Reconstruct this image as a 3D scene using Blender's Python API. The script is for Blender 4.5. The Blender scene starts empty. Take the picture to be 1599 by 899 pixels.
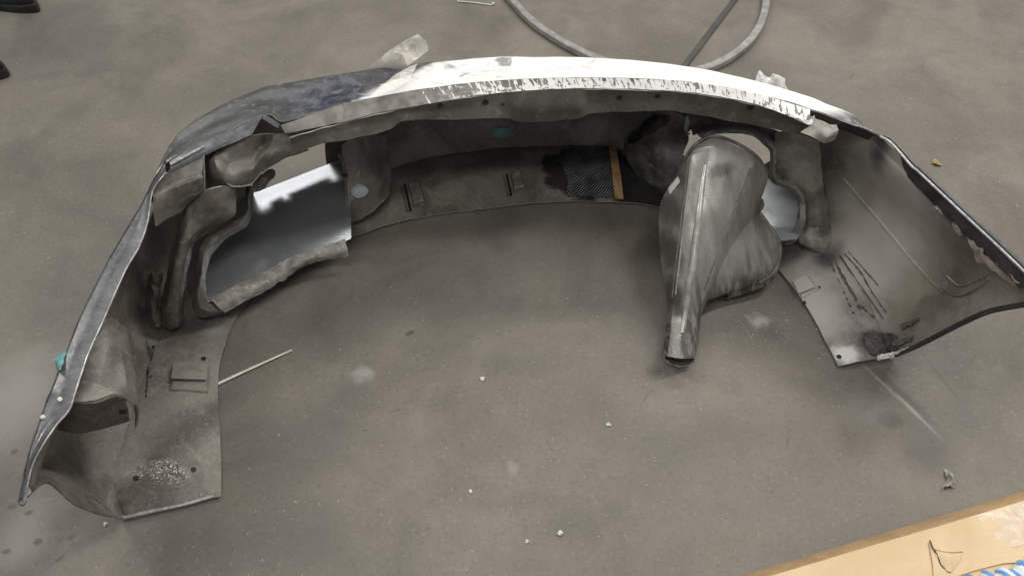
import bpy, math, random
import numpy as np
from mathutils import Vector, Matrix, noise
from mathutils.bvhtree import BVHTree
random.seed(7)
scene = bpy.context.scene
C = scene.collection

# ------------------------------------------------------------------ camera
CAM_H, PITCH, FPX = 1.6, math.radians(50), 1255.0
cam = bpy.data.cameras.new('camera'); camo = bpy.data.objects.new('camera', cam); C.objects.link(camo)
camo.location = (0, 0, CAM_H); camo.rotation_euler = (math.pi/2 - PITCH, 0, 0)
cam.sensor_fit = 'HORIZONTAL'; cam.sensor_width = 36.0; cam.lens = 36.0*FPX/1599.0
cam.clip_start = 0.05; cam.clip_end = 60
scene.camera = camo

# ------------------------------------------------------------------ world + lamps (workshop ceiling tubes and added fills)
world = bpy.data.worlds.new('World'); scene.world = world; world.use_nodes = True
world.node_tree.nodes['Background'].inputs[0].default_value = (0.93, 0.97, 1.0, 1)
world.node_tree.nodes['Background'].inputs[1].default_value = 0.24
def area(name, loc, target, sx, sy, power, col=(1.0, 0.97, 0.91)):
    l = bpy.data.lights.new(name, 'AREA'); l.shape = 'RECTANGLE'; l.size = sx; l.size_y = sy
    l.energy = power; l.color = col
    o = bpy.data.objects.new(name, l); C.objects.link(o); o.location = loc
    o.rotation_euler = (Vector(target)-Vector(loc)).to_track_quat('-Z', 'Y').to_euler()
    return o
area('tube_or_fill_light', (0.95, 3.3, 3.3), (0.95, 3.0, 0), 2.4, 0.35, 40)
area('tube_or_fill_light', (-1.5, 5.4, 3.3), (-1.2, 4.0, 0), 2.4, 0.70, 23)
area('tube_or_fill_light', (2.2, 5.1, 3.3), (1.9, 4.0, 0), 2.4, 0.60, 22)  # unseen lamp, added to give the right tray a pale reflection
area('tube_or_fill_light', (-2.25, 2.3, 3.3), (-1.2, 2.0, 0), 0.45, 2.0, 48)
area('tube_or_fill_light', (2.1, 1.7, 3.3), (1.6, 1.5, 0), 0.35, 2.4, 70)
area('tube_or_fill_light', (-0.2, -0.4, 3.3), (-0.2, -0.1, 0), 2.0, 0.35, 36)  # unseen fill lamp, added to brighten the duct and inner panels
vs = scene.view_settings
vs.view_transform = 'Standard'; vs.look = 'None'; vs.exposure = 0.0; vs.gamma = 1.0; vs.use_curve_mapping = False

# ------------------------------------------------------------------ survey: sight lines -> metres
FW = Vector((0, math.cos(PITCH), -math.sin(PITCH))); UP = Vector((0, math.sin(PITCH), math.cos(PITCH)))
CAM = Vector((0, 0, CAM_H))
def ray(u, v): return Vector((1, 0, 0))*((u-799.5)/FPX) - UP*((v-449.5)/FPX) + FW
def W(u, v, z=0.0):                                   # world point on the level z
    d = ray(u, v); return CAM + d*((z-CAM_H)/d.z)
YAW = 0.23845; MX, MY = 0.1124, 0.7517                # the bumper's own frame: x along, y to the nose, z up
RZ = Matrix.Rotation(YAW, 3, 'Z'); RZI = RZ.transposed(); ORG = Vector((MX, MY, 0))
def tob(p): return RZI @ (Vector(p)-ORG)
CB = tob(CAM)
def P(u, v, z=None, x=None, y=None, pl=None, off=0.0):   # bumper-frame point on a sight line, on a level, an x / y plane or an upright plane
    d = RZI @ ray(u, v)
    if z is not None: t = (z-CB.z)/d.z
    elif x is not None: t = (x-CB.x)/d.x
    elif y is not None: t = (y-CB.y)/d.y
    else:
        k, c = pl; t = (c+off-(CB.y-k*CB.x))/(d.y-k*d.x)
    return CB + d*t
OL = (0.58, 1.07); OR = (-0.58, 1.05)                 # upright planes of the two intake openings
def cr(p, t):
    n = len(p); i = min(int(t), n-2); f = t-i
    a, b, c, d = p[max(i-1, 0)], p[i], p[i+1], p[min(i+2, n-1)]
    if i == 0: a = b*2-c
    if i == n-2: d = c*2-b
    return (b*2 + (c-a)*f + (a*2-b*5+c*4-d)*f*f + (b*3-a-c*3+d)*f*f*f)*0.5
def resample(p, n, lin=0.0):
    p = [Vector(q) for q in p]; out = []
    for i in range(n):
        t = (len(p)-1)*i/(n-1); k = min(int(t), len(p)-2); q = cr(p, t)
        out.append(q.lerp(p[k].lerp(p[k+1], t-k), lin) if lin else q)
    return out
def resample_len(p, n):                               # even steps along the curve
    q = resample(p, n*8); L = [0]
    for a, b in zip(q, q[1:]): L.append(L[-1]+(b-a).length)
    out = []; j = 0
    for i in range(n):
        s = L[-1]*i/(n-1)
        while j < len(q)-2 and L[j+1] < s: j += 1
        f = (s-L[j])/max(L[j+1]-L[j], 1e-9); out.append(q[j].lerp(q[j+1], min(max(f, 0), 1)))
    return out
def fine(ctrl, nu, nv, lin=0.0):
    rows = [resample(r, nu, lin) for r in ctrl]
    cols = [resample([rows[j][i] for j in range(len(rows))], nv, lin) for i in range(nu)]
    return [[cols[i][j] for i in range(nu)] for j in range(nv)]

# ------------------------------------------------------------------ mesh helpers
def link(name, me, parent=None, mats=()):
    o = bpy.data.objects.new(name, me); C.objects.link(o)
    for m in mats: me.materials.append(m)
    if parent: o.parent = parent
    return o
def tag(o, label=None, cat=None, group=None, kind=None):
    if label: o['label'] = label
    if cat: o['category'] = cat
    if group: o['group'] = group
    if kind: o['kind'] = kind
    return o
def make(name, V, F, mats, parent=None, mi=None, smooth=True, angle=38, uv=None):
    me = bpy.data.meshes.new(name); me.from_pydata([tuple(v) for v in V], [], F); me.update()
    if smooth:
        for p in me.polygons: p.use_smooth = True
        me.set_sharp_from_angle(angle=math.radians(angle))
    if mi:
        for p, i in zip(me.polygons, mi): p.material_index = i
    if uv:
        l = me.uv_layers.new(name='UVMap')
        for lp in me.loops: l.data[lp.index].uv = uv[lp.vertex_index]
    return link(name, me, parent, mats if isinstance(mats, (list, tuple)) else [mats])
def grid_data(G, thick=0.0, keep=None, closed=False):
    nv, nu = len(G), len(G[0]); V = [G[j][i] for j in range(nv) for i in range(nu)]
    uv = [(i/(nu-1), j/(nv-1)) for j in range(nv) for i in range(nu)]
    F = []; mi = []
    for j in range(nv-1):
        for i in range(nu-(0 if closed else 1)):
            if keep and not keep(i, j): continue
            i2 = (i+1) % nu
            F.append((j*nu+i, j*nu+i2, (j+1)*nu+i2, (j+1)*nu+i)); mi.append(0)
    if thick:
        N = [Vector((0, 0, 0)) for _ in V]
        for f in F:
            n = (V[f[2]]-V[f[0]]).cross(V[f[3]]-V[f[1]])
            for k in f: N[k] += n
        n0 = len(V); V = V+[v-(n.normalized() if n.length > 0 else n)*thick for v, n in zip(V, N)]
        uv = uv+uv; edges = {}
        for f in F:
            for a, b in zip(f, f[1:]+f[:1]): edges[(a, b)] = 1
        F2 = [tuple(k+n0 for k in reversed(f)) for f in F]; F3 = []
        for (a, b) in edges:
            if (b, a) not in edges: F3.append((b, a, a+n0, b+n0))
        mi = mi+[1]*len(F2)+[2]*len(F3); F = F+F2+F3
    return V, F, mi, uv
def wob(G, amp, sc, seed=0.0):
    return [[p+Vector(noise.noise_vector(p*sc+Vector((seed, seed*1.7, 3))))*amp for p in r] for r in G]
LIN = {'lamp_bracket': .65, 'channel_moulding': .55, 'intake_column': .45, 'ledge_box': .6, 'ledge_front': .7, 'inner_flange': .5, 'pillar': .4, 'opening_frame': .3, 'flange_end': .4, 'column_flap': .6}
def patch(name, ctrl, nu, nv, mat, parent, thick=0.003, amp=0.0, sc=25, seed=0.0, keep=None):
    G = fine(ctrl, nu, nv, LIN.get(name, 0.0))
    if amp: G = wob(G, amp, sc, seed)
    V, F, mi, uv = grid_data(G, thick, keep)
    m = mat if isinstance(mat, (list, tuple)) else [mat, mat, M['raw'] if mat in (M['block'], M['frame'], M['flange']) else mat]  # paler rim faces paint highlights along the edges
    return make(name, V, F, m, parent, mi if thick else None, uv=uv, angle=28 if name in LIN else 38)
def tube_data(path, rad, n=8, flat=1.0, caps=True, up=Vector((0, 0, 1))):
    V = []; F = []; m = len(path)
    for i, p in enumerate(path):
        t = (path[min(i+1, m-1)]-path[max(i-1, 0)]).normalized()
        s = t.cross(up); s = s.normalized() if s.length > 1e-6 else Vector((1, 0, 0)); q = s.cross(t)
        r = rad[i] if isinstance(rad, (list, tuple)) else rad
        for k in range(n):
            a = 2*math.pi*k/n; V.append(p+s*math.cos(a)*r+q*math.sin(a)*r*flat)
    for i in range(m-1):
        for k in range(n):
            F.append((i*n+k, i*n+(k+1) % n, (i+1)*n+(k+1) % n, (i+1)*n+k))
    if caps: F.append(tuple(range(n-1, -1, -1))); F.append(tuple((m-1)*n+k for k in range(n)))
    return V, F
def tube(name, path, rad, mat, parent=None, n=8, flat=1.0, up=Vector((0, 0, 1)), npts=None):
    if npts: path = resample(path, npts)
    V, F = tube_data(path, rad, n, flat, True, up); return make(name, V, F, mat, parent, angle=60)
def bvh_of(o): return BVHTree.FromPolygons([v.co.copy() for v in o.data.vertices], [tuple(p.vertices) for p in o.data.polygons])
def hit(bvh, u, v):
    loc = None
    for du, dv in ((0, 0), (.7, .4), (-.7, .4), (.3, -.8), (2, 0), (-2, 0), (0, 2), (0, -2), (4, 0), (-4, 0), (0, 4), (0, -4)):
        d = (RZI @ ray(u+du, v+dv)).normalized(); loc, n, i, dist = bvh.ray_cast(CB, d)
        if loc is not None: break
    if loc is None: return None, None
    if n.dot(d) > 0: n = -n
    return loc, n
def decal(name, ctrl, bvh, nu, nv, mat, parent, lift=0.002, thick=0.0015, amp=0.0, jag=0.0, sc=40):
    ctrl = [[Vector((a, b, 0)) for a, b in r] for r in ctrl]; G = fine(ctrl, nu, nv); out = []
    for j, r in enumerate(G):
        row = []
        for i, p in enumerate(r):
            if jag and (i in (0, nu-1) or j in (0, nv-1)): p = p+Vector((random.uniform(-jag, jag), random.uniform(-jag, jag), 0))
            h, n = hit(bvh, p.x, p.y)
            if h is None: h = row[-1] if row else (out[-1][len(row)] if out else P(p.x, p.y, z=0.01)); n = Vector((0, 0, 1)); row.append(h); continue
            row.append(h+n*(lift+amp*max(0, noise.noise(h*sc)+.3)))
        out.append(row)
    V, F, mi, uv = grid_data(out, thick)
    return make(name, V, F, [mat]*3, parent, mi, uv=uv)

# ------------------------------------------------------------------ materials
class NT:
    def __init__(s, name):
        s.m = bpy.data.materials.new(name); s.m.use_nodes = True; s.t = s.m.node_tree
        s.b = s.t.nodes['Principled BSDF']; s.tc = s.t.nodes.new('ShaderNodeTexCoord')
        s.obj = s.tc.outputs['Object']; s.uv = s.tc.outputs['UV']
    def put(s, sock, val):
        if isinstance(val, bpy.types.NodeSocket): s.t.links.new(val, sock)
        elif isinstance(val, (tuple, list)) and len(val) == 3 and sock.type == 'RGBA': sock.default_value = (*val, 1)
        else: sock.default_value = val
    def math(s, op, a, b=None, c=None, clamp=False):
        n = s.t.nodes.new('ShaderNodeMath'); n.operation = op; n.use_clamp = clamp
        s.put(n.inputs[0], a)
        if b is not None: s.put(n.inputs[1], b)
        if c is not None: s.put(n.inputs[2], c)
        return n.outputs[0]
    def noise(s, scale, detail=4, rough=.55, dist=0.0, vec=None, off=None, stretch=None):
        v = vec or s.obj
        if stretch or off:
            mp = s.t.nodes.new('ShaderNodeMapping'); s.t.links.new(v, mp.inputs[0])
            if stretch: mp.inputs['Scale'].default_value = stretch
            if off: mp.inputs['Location'].default_value = off
            v = mp.outputs[0]
        n = s.t.nodes.new('ShaderNodeTexNoise'); s.t.links.new(v, n.inputs['Vector'])
        n.inputs['Scale'].default_value = scale; n.inputs['Detail'].default_value = detail
        n.inputs['Roughness'].default_value = rough; n.inputs['Distortion'].default_value = dist
        return n.outputs['Fac']
    def ramp(s, f, a, b, lo=0.0, hi=1.0):
        n = s.t.nodes.new('ShaderNodeMapRange'); n.interpolation_type = 'SMOOTHSTEP'
        s.put(n.inputs['Value'], f); n.inputs['From Min'].default_value = a; n.inputs['From Max'].default_value = b
        n.inputs['To Min'].default_value = lo; n.inputs['To Max'].default_value = hi
        return n.outputs[0]
    def mix(s, f, a, b):
        n = s.t.nodes.new('ShaderNodeMix'); n.data_type = 'RGBA'
        s.put(n.inputs[0], f); s.put(n.inputs[6], a); s.put(n.inputs[7], b); return n.outputs[2]
    def sep(s, v):
        n = s.t.nodes.new('ShaderNodeSeparateXYZ'); s.t.links.new(v, n.inputs[0]); return n.outputs
    def specks(s, scale, size, thin=None):
        n = s.t.nodes.new('ShaderNodeTexVoronoi'); s.t.links.new(s.obj, n.inputs['Vector']); n.inputs['Scale'].default_value = scale
        f = s.ramp(n.outputs['Distance'], size, size*.5)
        cs = s.sep(n.outputs['Color'])
        return s.math('MULTIPLY', f, s.ramp(cs[0], thin or .6, (thin or .6)+.05))
    def bump(s, h, strength=.3, dist=.002, prev=None):
        n = s.t.nodes.new('ShaderNodeBump'); n.inputs['Strength'].default_value = strength; n.inputs['Distance'].default_value = dist
        s.t.links.new(h, n.inputs['Height'])
        if prev: s.t.links.new(prev, n.inputs['Normal'])
        return n.outputs[0]
    def out(s, col, rough=.5, metal=0.0, normal=None, spec=.5, **kw):
        s.put(s.b.inputs['Base Color'], col); s.put(s.b.inputs['Roughness'], rough); s.put(s.b.inputs['Metallic'], metal)
        s.put(s.b.inputs['Specular IOR Level'], spec)
        if normal: s.t.links.new(normal, s.b.inputs['Normal'])
        for k, v in kw.items(): s.put(s.b.inputs[k.replace('_', ' ')], v)
        return s.m
    def blob(s, cx, cy, rx, ry, ang=0.0, soft=.6, wobble=.35, wscale=9.0, axes=(0, 1)):
        o = s.sep(s.obj); ca, sa = math.cos(ang), math.sin(ang)
        dx = s.math('SUBTRACT', o[axes[0]], cx); dy = s.math('SUBTRACT', o[axes[1]], cy)
        a = s.math('DIVIDE', s.math('ADD', s.math('MULTIPLY', dx, ca), s.math('MULTIPLY', dy, sa)), rx)
        b = s.math('DIVIDE', s.math('SUBTRACT', s.math('MULTIPLY', dy, ca), s.math('MULTIPLY', dx, sa)), ry)
        r = s.math('SQRT', s.math('ADD', s.math('MULTIPLY', a, a), s.math('MULTIPLY', b, b)))
        nz = s.math('MULTIPLY', s.math('SUBTRACT', s.noise(wscale, 3), .5), wobble*2)
        return s.ramp(s.math('ADD', r, nz), 1.0, 1.0-soft)
def dirty(name, base, dark, light, rough=.5, scale=7, bump=.25, speck=.5, spec=.4, extra=None):
    s = NT(name); n1 = s.noise(scale, 5, .6, .6); n2 = s.noise(scale*4.3, 5, .65, .4, off=(3, 1, 2)); n3 = s.noise(scale*30, 3, .6)
    c = s.mix(s.ramp(n1, .35, .68), dark, base); c = s.mix(s.ramp(n2, .52, .78, 0, .75), c, light)
    c = s.mix(s.ramp(n2, .42, .25, 0, .6), c, dark)
    n6 = s.noise(scale*9, 6, .75, .2, off=(9, 5, 1)); c = s.mix(s.ramp(n6, .54, .70, 0, .55), c, tuple(x*.55 for x in dark)); c = s.mix(s.ramp(n3, .52, .72, 0, .45), c, dark)
    c = s.mix(s.ramp(n6, .40, .28, 0, .5), c, light)
    if speck: c = s.mix(s.math('MULTIPLY', s.specks(140, .16, .72), speck), c, (.62, .6, .56))
    if extra: c = extra(s, c)
    r = s.ramp(n2, .3, .7, rough-.12, rough+.15)
    h = s.math('ADD', s.math('MULTIPLY', n3, .4), n6)
    return s.out(c, r, 0, s.bump(h, bump, .003), spec)
def flat(name, col, rough=.5, metal=0.0, scale=30, var=.25, bump=.1, spec=.5):
    s = NT(name); n = s.noise(scale, 4, .6, .3); d = tuple(x*(1-var) for x in col); l = tuple(min(1, x*(1+var)) for x in col)
    return s.out(s.mix(s.ramp(n, .3, .7), d, l), s.ramp(s.noise(scale*2, 3), .3, .7, rough-.08, rough+.1), metal, s.bump(n, bump, .002), spec)

def floor_mat():
    s = NT('concrete'); W2 = lambda u, v: W(u, v, 0)
    n0 = s.noise(.9, 4, .55, .5); n1 = s.noise(3.2, 6, .62, .8); n2 = s.noise(16, 6, .65, .3); n3 = s.noise(95, 4, .7); n4 = s.noise(420, 2, .6)
    c = s.mix(s.ramp(n0, .35, .65), (.164, .148, .126), (.222, .201, .172))
    c = s.mix(s.ramp(n1, .56, .28, 0, .55), c, (.106, .095, .080)); nb = s.noise(1.7, 5, .65, .6, off=(3, 8, 0)); c = s.mix(s.ramp(nb, .50, .30, 0, .5), c, (.100, .090, .076)); c = s.mix(s.ramp(nb, .55, .75, 0, .30), c, (.27, .248, .215))
    c = s.mix(s.ramp(n1, .50, .80, 0, .40), c, (.300, .278, .242))
    c = s.mix(s.ramp(n2, .58, .26, 0, .34), c, (.140, .128, .106))
    c = s.mix(s.ramp(n2, .58, .80, 0, .30), c, (.31, .295, .27))
    c = s.mix(s.ramp(n3, .56, .74, 0, .46), c, (.34, .325, .295))
    c = s.mix(s.ramp(n3, .45, .29, 0, .52), c, (.085, .079, .069))
    c = s.mix(s.ramp(n4, .56, .74, 0, .4), c, (.34, .325, .30)); c = s.mix(s.ramp(n4, .42, .28, 0, .4), c, (.09, .083, .072))
    k = 1.0
    def B(u, v, ru, rv, col, amt, ang=0.0, soft=.7, wob=.35, ws=9.0):
        nonlocal c
        p = W2(u, v); q = W2(u+1, v); sx = (q-p).length; sy = (W2(u, v+1)-p).length
        m = s.math('MULTIPLY', s.blob(p.x, p.y, ru*sx, rv*sy, ang, soft, wob, ws), amt)
        c = s.mix(m, c, col)
    dk, lt = (.075, .072, .065), (.42, .41, .39)
    B(1390, 655, 26, 17, dk, .45, 0, .5, .2, 14); B(1450, 705, 75, 50, dk, .5, .3, .9); B(1405, 612, 12, 75, dk, .45, .55, .8, .2)
    B(1425, 640, 5, 62, lt, .55, .5, .9, .5, 22); B(1470, 590, 5, 60, dk, .35, .3, .9, .5)
    B(1380, 600, 4, 52, lt, .35, .52, .9, .6, 30); B(1350, 640, 60, 40, lt, .14, 0, .95); B(1500, 640, 60, 60, dk, .18, 0, .95)
    B(1185, 500, 24, 15, lt, .75, 0, .95, .8, 45); B(1205, 520, 26, 22, dk, .4, 0, .9); B(1020, 580, 16, 14, dk, .5, 0, .8)
    B(565, 585, 30, 17, lt, .5, 0, .95, .7, 40); B(545, 620, 60, 30, dk, .28, 0, .95); B(470, 690, 170, 80, dk, .28, .3, .95)
    B(640, 520, 10, 4, dk, .8, .6, .5); B(800, 730, 14, 17, lt, .3, 0, .9, .6, 40); B(790, 570, 60, 25, dk, .2, 0, .9)
    B(890, 820, 70, 50, dk, .3, 0, .95); B(960, 800, 45, 40, dk, .22, 0, .95); B(380, 850, 260, 70, dk, .22, 0, .95)
    B(40, 620, 120, 110, (.38, .36, .33), .55, 0, .95); B(40, 830, 70, 90, (.40, .38, .35), .5, 0, .95); B(160, 830, 40, 26, dk, .35, .5, .9)
    B(60, 845, 9, 7, dk, .7, 0, .6, .4, 40); B(22, 705, 8, 6, dk, .7, 0, .6, .4, 40); B(20, 790, 9, 7, dk, .5, 0, .6, .4, 40); B(95, 870, 12, 5, dk, .6, .8, .7, .5, 40)
    B(45, 800, 10, 5, dk, .6, .3, .7, .5, 40); B(112, 838, 8, 5, dk, .6, .5, .7, .5, 40); B(10, 860, 10, 6, dk, .6, .2, .7, .5, 40)
    B(100, 60, 150, 90, dk, .35, 0, .95); B(1150, 150, 14, 5, dk, .6, .3, .8, .6, 40); B(800, 30, 50, 16, dk, .18, 0, .9)
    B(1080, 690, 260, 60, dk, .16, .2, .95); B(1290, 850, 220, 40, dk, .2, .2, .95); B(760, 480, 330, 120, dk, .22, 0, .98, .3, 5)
    for (u_, v_, a_) in ((620, 640, .3), (1010, 620, .8), (1230, 690, 1.2), (430, 560, .5), (860, 700, 2.2), (1520, 560, .9), (330, 110, .4), (1330, 120, 1.0)):
        B(u_, v_, 15, 2.0, dk, .38, a_, .8, 1.0, 60)
    sp = s.specks(55, .085, .78); c = s.mix(s.math('MULTIPLY', sp, .7), c, (.6, .59, .57))
    sp2 = s.specks(31, .05, .7); c = s.mix(s.math('MULTIPLY', sp2, .8), c, (.07, .065, .06))
    # fine scratches
    sc = s.noise(9, 3, .5, .2, stretch=(1, 26, 1)); c = s.mix(s.ramp(sc, .70, .76, 0, .22), c, (.40, .39, .36))
    sc2 = s.noise(7, 3, .5, .4, stretch=(22, 1.5, 1), off=(5, 2, 0)); c = s.mix(s.ramp(sc2, .71, .77, 0, .22), c, (.10, .095, .09))
    h = s.math('ADD', n3, s.math('MULTIPLY', n4, .5))
    r = s.ramp(n1, .3, .7, .42, .62)
    return s.out(c, r, 0, s.bump(h, .18, .0015), .35)

def skin_mat():
    s = NT('outer_paint'); u = s.sep(s.uv)[0]; v = s.sep(s.uv)[1]
    n1 = s.noise(5, 5, .6, 1.2, stretch=(1, 1, 3)); n2 = s.noise(22, 5, .65, .8); n3 = s.noise(90, 3)
    uu = s.math('ADD', u, s.math('MULTIPLY', s.math('SUBTRACT', n2, .5), .030))
    grey = s.mix(s.ramp(n1, .36, .64), (.045, .046, .047), (.155, .155, .15))
    navy = s.mix(s.ramp(n2, .35, .65), (.020, .023, .040), (.11, .115, .135))
    inb = s.math('MULTIPLY', s.ramp(uu, .40, .46), s.ramp(uu, .525, .50))
    c = s.mix(s.math('MULTIPLY', inb, s.ramp(n1, .40, .55)), grey, navy)
    silver = (.34, .34, .35)
    wn = s.math('ADD', uu, s.math('MULTIPLY', s.math('SUBTRACT', v, .1), -.22))
    wm = s.ramp(wn, .500, .515)
    smear = s.math('MULTIPLY', s.ramp(n1, .58, .66), s.ramp(uu, .60, .57))
    c = s.mix(s.math('MULTIPLY', wm, s.math('SUBTRACT', 1.0, s.math('MULTIPLY', smear, .8))), c, (.86, .86, .85))
    gm = s.noise(11, 6, .7, 1.0, stretch=(1, 1, 4), off=(2, 2, 5)); c = s.mix(s.math('MULTIPLY', s.ramp(gm, .57, .70), .45), c, (.34, .345, .36))
    c = s.mix(s.ramp(uu, .735, .785), c, s.mix(s.ramp(n2, .45, .6), (.10, .10, .11), silver))
    c = s.mix(s.ramp(n3, .58, .75, 0, .3), c, (.4, .4, .4))
    return s.out(c, s.ramp(n2, .3, .7, .24, .48), 0.0, s.bump(n3, .06, .001), .5)

def inner_mat():
    s = NT('raw_inner_fibreglass')
    n1 = s.noise(3.5, 5, .6, .8); n2 = s.noise(14, 6, .66, .7); n3 = s.noise(130, 3, .65); n4 = s.noise(30, 6, .7, .5, off=(2, 7, 1)); n5 = s.noise(9, 5, .7, .3, stretch=(1, 1, 5), off=(4, 4, 4))
    base, dark, light = (.250, .232, .200), (.115, .102, .086), (.38, .36, .32)
    c = s.mix(s.ramp(n1, .36, .62), dark, base)
    c = s.mix(s.ramp(n2, .52, .80, 0, .8), c, light); c = s.mix(s.ramp(n2, .42, .26, 0, .65), c, dark)
    c = s.mix(s.ramp(n4, .60, .78, 0, .6), c, (.085, .075, .064)); c = s.mix(s.ramp(n5, .58, .74, 0, .35), c, (.10, .09, .078)); c = s.mix(s.ramp(n3, .54, .72, 0, .5), c, (.10, .09, .078)); c = s.mix(s.ramp(n3, .44, .30, 0, .4), c, light)
    sx = s.noise(12, 3, .6, .3, stretch=(1.2, 1, 22)); c = s.mix(s.ramp(sx, .66, .72, 0, .45), c, (.09, .08, .07))
    sy = s.noise(10, 3, .6, .3, stretch=(16, 1.5, 1), off=(1, 6, 2)); c = s.mix(s.ramp(sy, .68, .74, 0, .4), c, (.42, .40, .37))
    def B(p, rx, ry, col, amt, ang=0.0, soft=.6, wob=.4, ws=14.0):
        nonlocal c
        c = s.mix(s.math('MULTIPLY', s.blob(p.x, p.y, rx, ry, ang, soft, wob, ws), amt), c, col)
    # black resin round the weave patch
    B(P(1000, 290, z=.02), .10, .15, (.014, .014, .015), .95, 0, .12, .45, 16)
    B(P(893, 278, z=.02), .075, .12, (.016, .016, .017), .92, .2, .25, .8, 18)
    B(P(950, 262, z=.03), .09, .13, (.015, .015, .016), .95, .2, .3, .4, 18)
    # right-wing laminate, painted paler in place of light, and its oil stain
    B(P(1360, 400, z=.12), .12, .22, (.46, .437, .395), .9, .25, .75, .4, 10)
    B(P(1260, 470, z=.02), .15, .18, (.47, .45, .41), .85, 0, .8, .3)
    B(P(1490, 400, z=.3), .11, .14, (.19, .17, .125), .5, 0, .8, .6, 16)
    B(P(1470, 490, z=.12), .12, .07, (.09, .083, .07), .65, .3, .8, .8, 26)
    B(P(1360, 530, z=.02), .055, .035, (.05, .042, .045), .85, 0, .7, .6, 30)
    B(P(1345, 505, z=.02), .06, .04, (.45, .45, .45), .55, 0, .95, .9, 50)
    B(P(1290, 410, z=.04), .05, .05, (.035, .033, .04), .9, 0, .9, .4)
    B(P(1225, 400, z=.02), .07, .05, (.05, .05, .055), .8, 0, .9, .4)
    B(P(1320, 555, z=.01), .05, .04, (.75, .75, .73), .8, 0, .8, .6, 30)
    B(P(335, 520, z=.01), .045, .03, (.5, .49, .46), .6, 0, .95, .5, 20)
    B(P(300, 520, z=.01), .14, .07, (.07, .065, .058), .65, 0, .95, .5)
    # a crack line on the left plate
    B(P(236, 600, z=.02), .004, .055, (.02, .018, .016), .9, 0, .4, 1.1, 60); B(P(240, 560, z=.02), .006, .03, (.03, .026, .022), .8, .2, .4, 1.1, 60)
    c = s.mix(s.math('MULTIPLY', s.specks(120, .14, .74), .6), c, (.62, .6, .57))
    wet = s.blob(P(265, 752, z=.01).x, P(265, 752, z=.01).y, .066, .044, .2, .6, .6, 30)
    wet2 = s.blob(P(322, 772, z=.01).x, P(322, 772, z=.01).y, .02, .01, .2, .5, .5, 30)
    w = s.math('MAXIMUM', wet, wet2)
    r = s.math('MULTIPLY', s.ramp(n2, .3, .7, .40, .62), s.math('SUBTRACT', 1.0, s.math('MULTIPLY', w, .82)))
    h = s.math('ADD', s.math('MULTIPLY', n3, .35), n2)
    b1 = s.bump(h, .28, .003)
    b2 = s.bump(s.math('MULTIPLY', s.noise(110, 2, .5, .5), w), .5, .004, b1)
    return s.out(c, r, 0, b2, .45)

def band_mat():                                       # top edge flange: bare grey with white primer dragged over it
    s = NT('primer_streaked_flange'); u = s.sep(s.uv)[0]; v = s.sep(s.uv)[1]
    st = s.noise(1, 3, .6, .6, vec=s.uv, stretch=(150, .9, 1)); st2 = s.noise(1, 4, .65, .5, vec=s.uv, stretch=(70, 3, 1), off=(3, 0, 0))
    n2 = s.noise(30, 4)
    c = s.mix(s.ramp(n2, .35, .65), (.135, .128, .112), (.24, .228, .205))
    fade = s.math('MULTIPLY', s.ramp(u, .23, .27), s.ramp(u, .28, .62, .42, .56))
    th = s.math('SUBTRACT', fade, .5)
    m = s.math('MULTIPLY', s.ramp(s.math('ADD', st, th), .48, .54), s.ramp(u, .23, .26))
    m = s.math('MAXIMUM', m, s.math('MULTIPLY', s.ramp(s.math('ADD', st2, s.math('MULTIPLY', v, .22)), .66, .70), s.ramp(u, .26, .40)))
    c = s.mix(m, c, (.85, .85, .83))
    return s.out(c, .5, 0, s.bump(s.math('ADD', m, n2), .25, .002), .4)

def tray_mat():
    s = NT('glossy_silver_lacquer'); n1 = s.noise(6, 5, .6, 1); n2 = s.noise(60, 4, .6, .4)
    sc = s.noise(24, 2, .5, .2, stretch=(1.0, 9, 1)); sp = s.specks(60, .12, .72)
    c = s.mix(s.ramp(n1, .35, .65), (.44, .465, .50), (.48, .50, .53)); c = s.mix(s.ramp(sc, .70, .74, 0, .5), c, (.8, .8, .8))
    c = s.mix(s.math('MULTIPLY', sp, .8), c, (.8, .8, .8))
    r = s.math('ADD', s.ramp(n1, .3, .7, .21, .25), s.math('MULTIPLY', sp, .12))
    return s.out(c, r, .8, s.bump(n1, .02, .001), .5)

def weave_mat():
    s = NT('carbon_weave'); 
    w = []
    for a in (math.radians(48), math.radians(-42)):
        mp = s.t.nodes.new('ShaderNodeMapping'); s.t.links.new(s.obj, mp.inputs[0]); mp.inputs['Rotation'].default_value = (0, 0, a)
        t = s.t.nodes.new('ShaderNodeTexWave'); s.t.links.new(mp.outputs[0], t.inputs[0]); t.inputs['Scale'].default_value = 46; t.inputs['Distortion'].default_value = .6
        t.inputs['Detail'].default_value = 1; w.append(t.outputs['Fac'])
    m = s.math('MULTIPLY', w[0], w[1]); n = s.noise(20, 4)
    m2 = s.math('MULTIPLY', s.ramp(m, .25, .62), s.ramp(n, .3, .6))
    c = s.mix(m2, (.012, .012, .013), (.48, .49, .52))
    return s.out(c, .32, 0, s.bump(m, .7, .003), .5)

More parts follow.
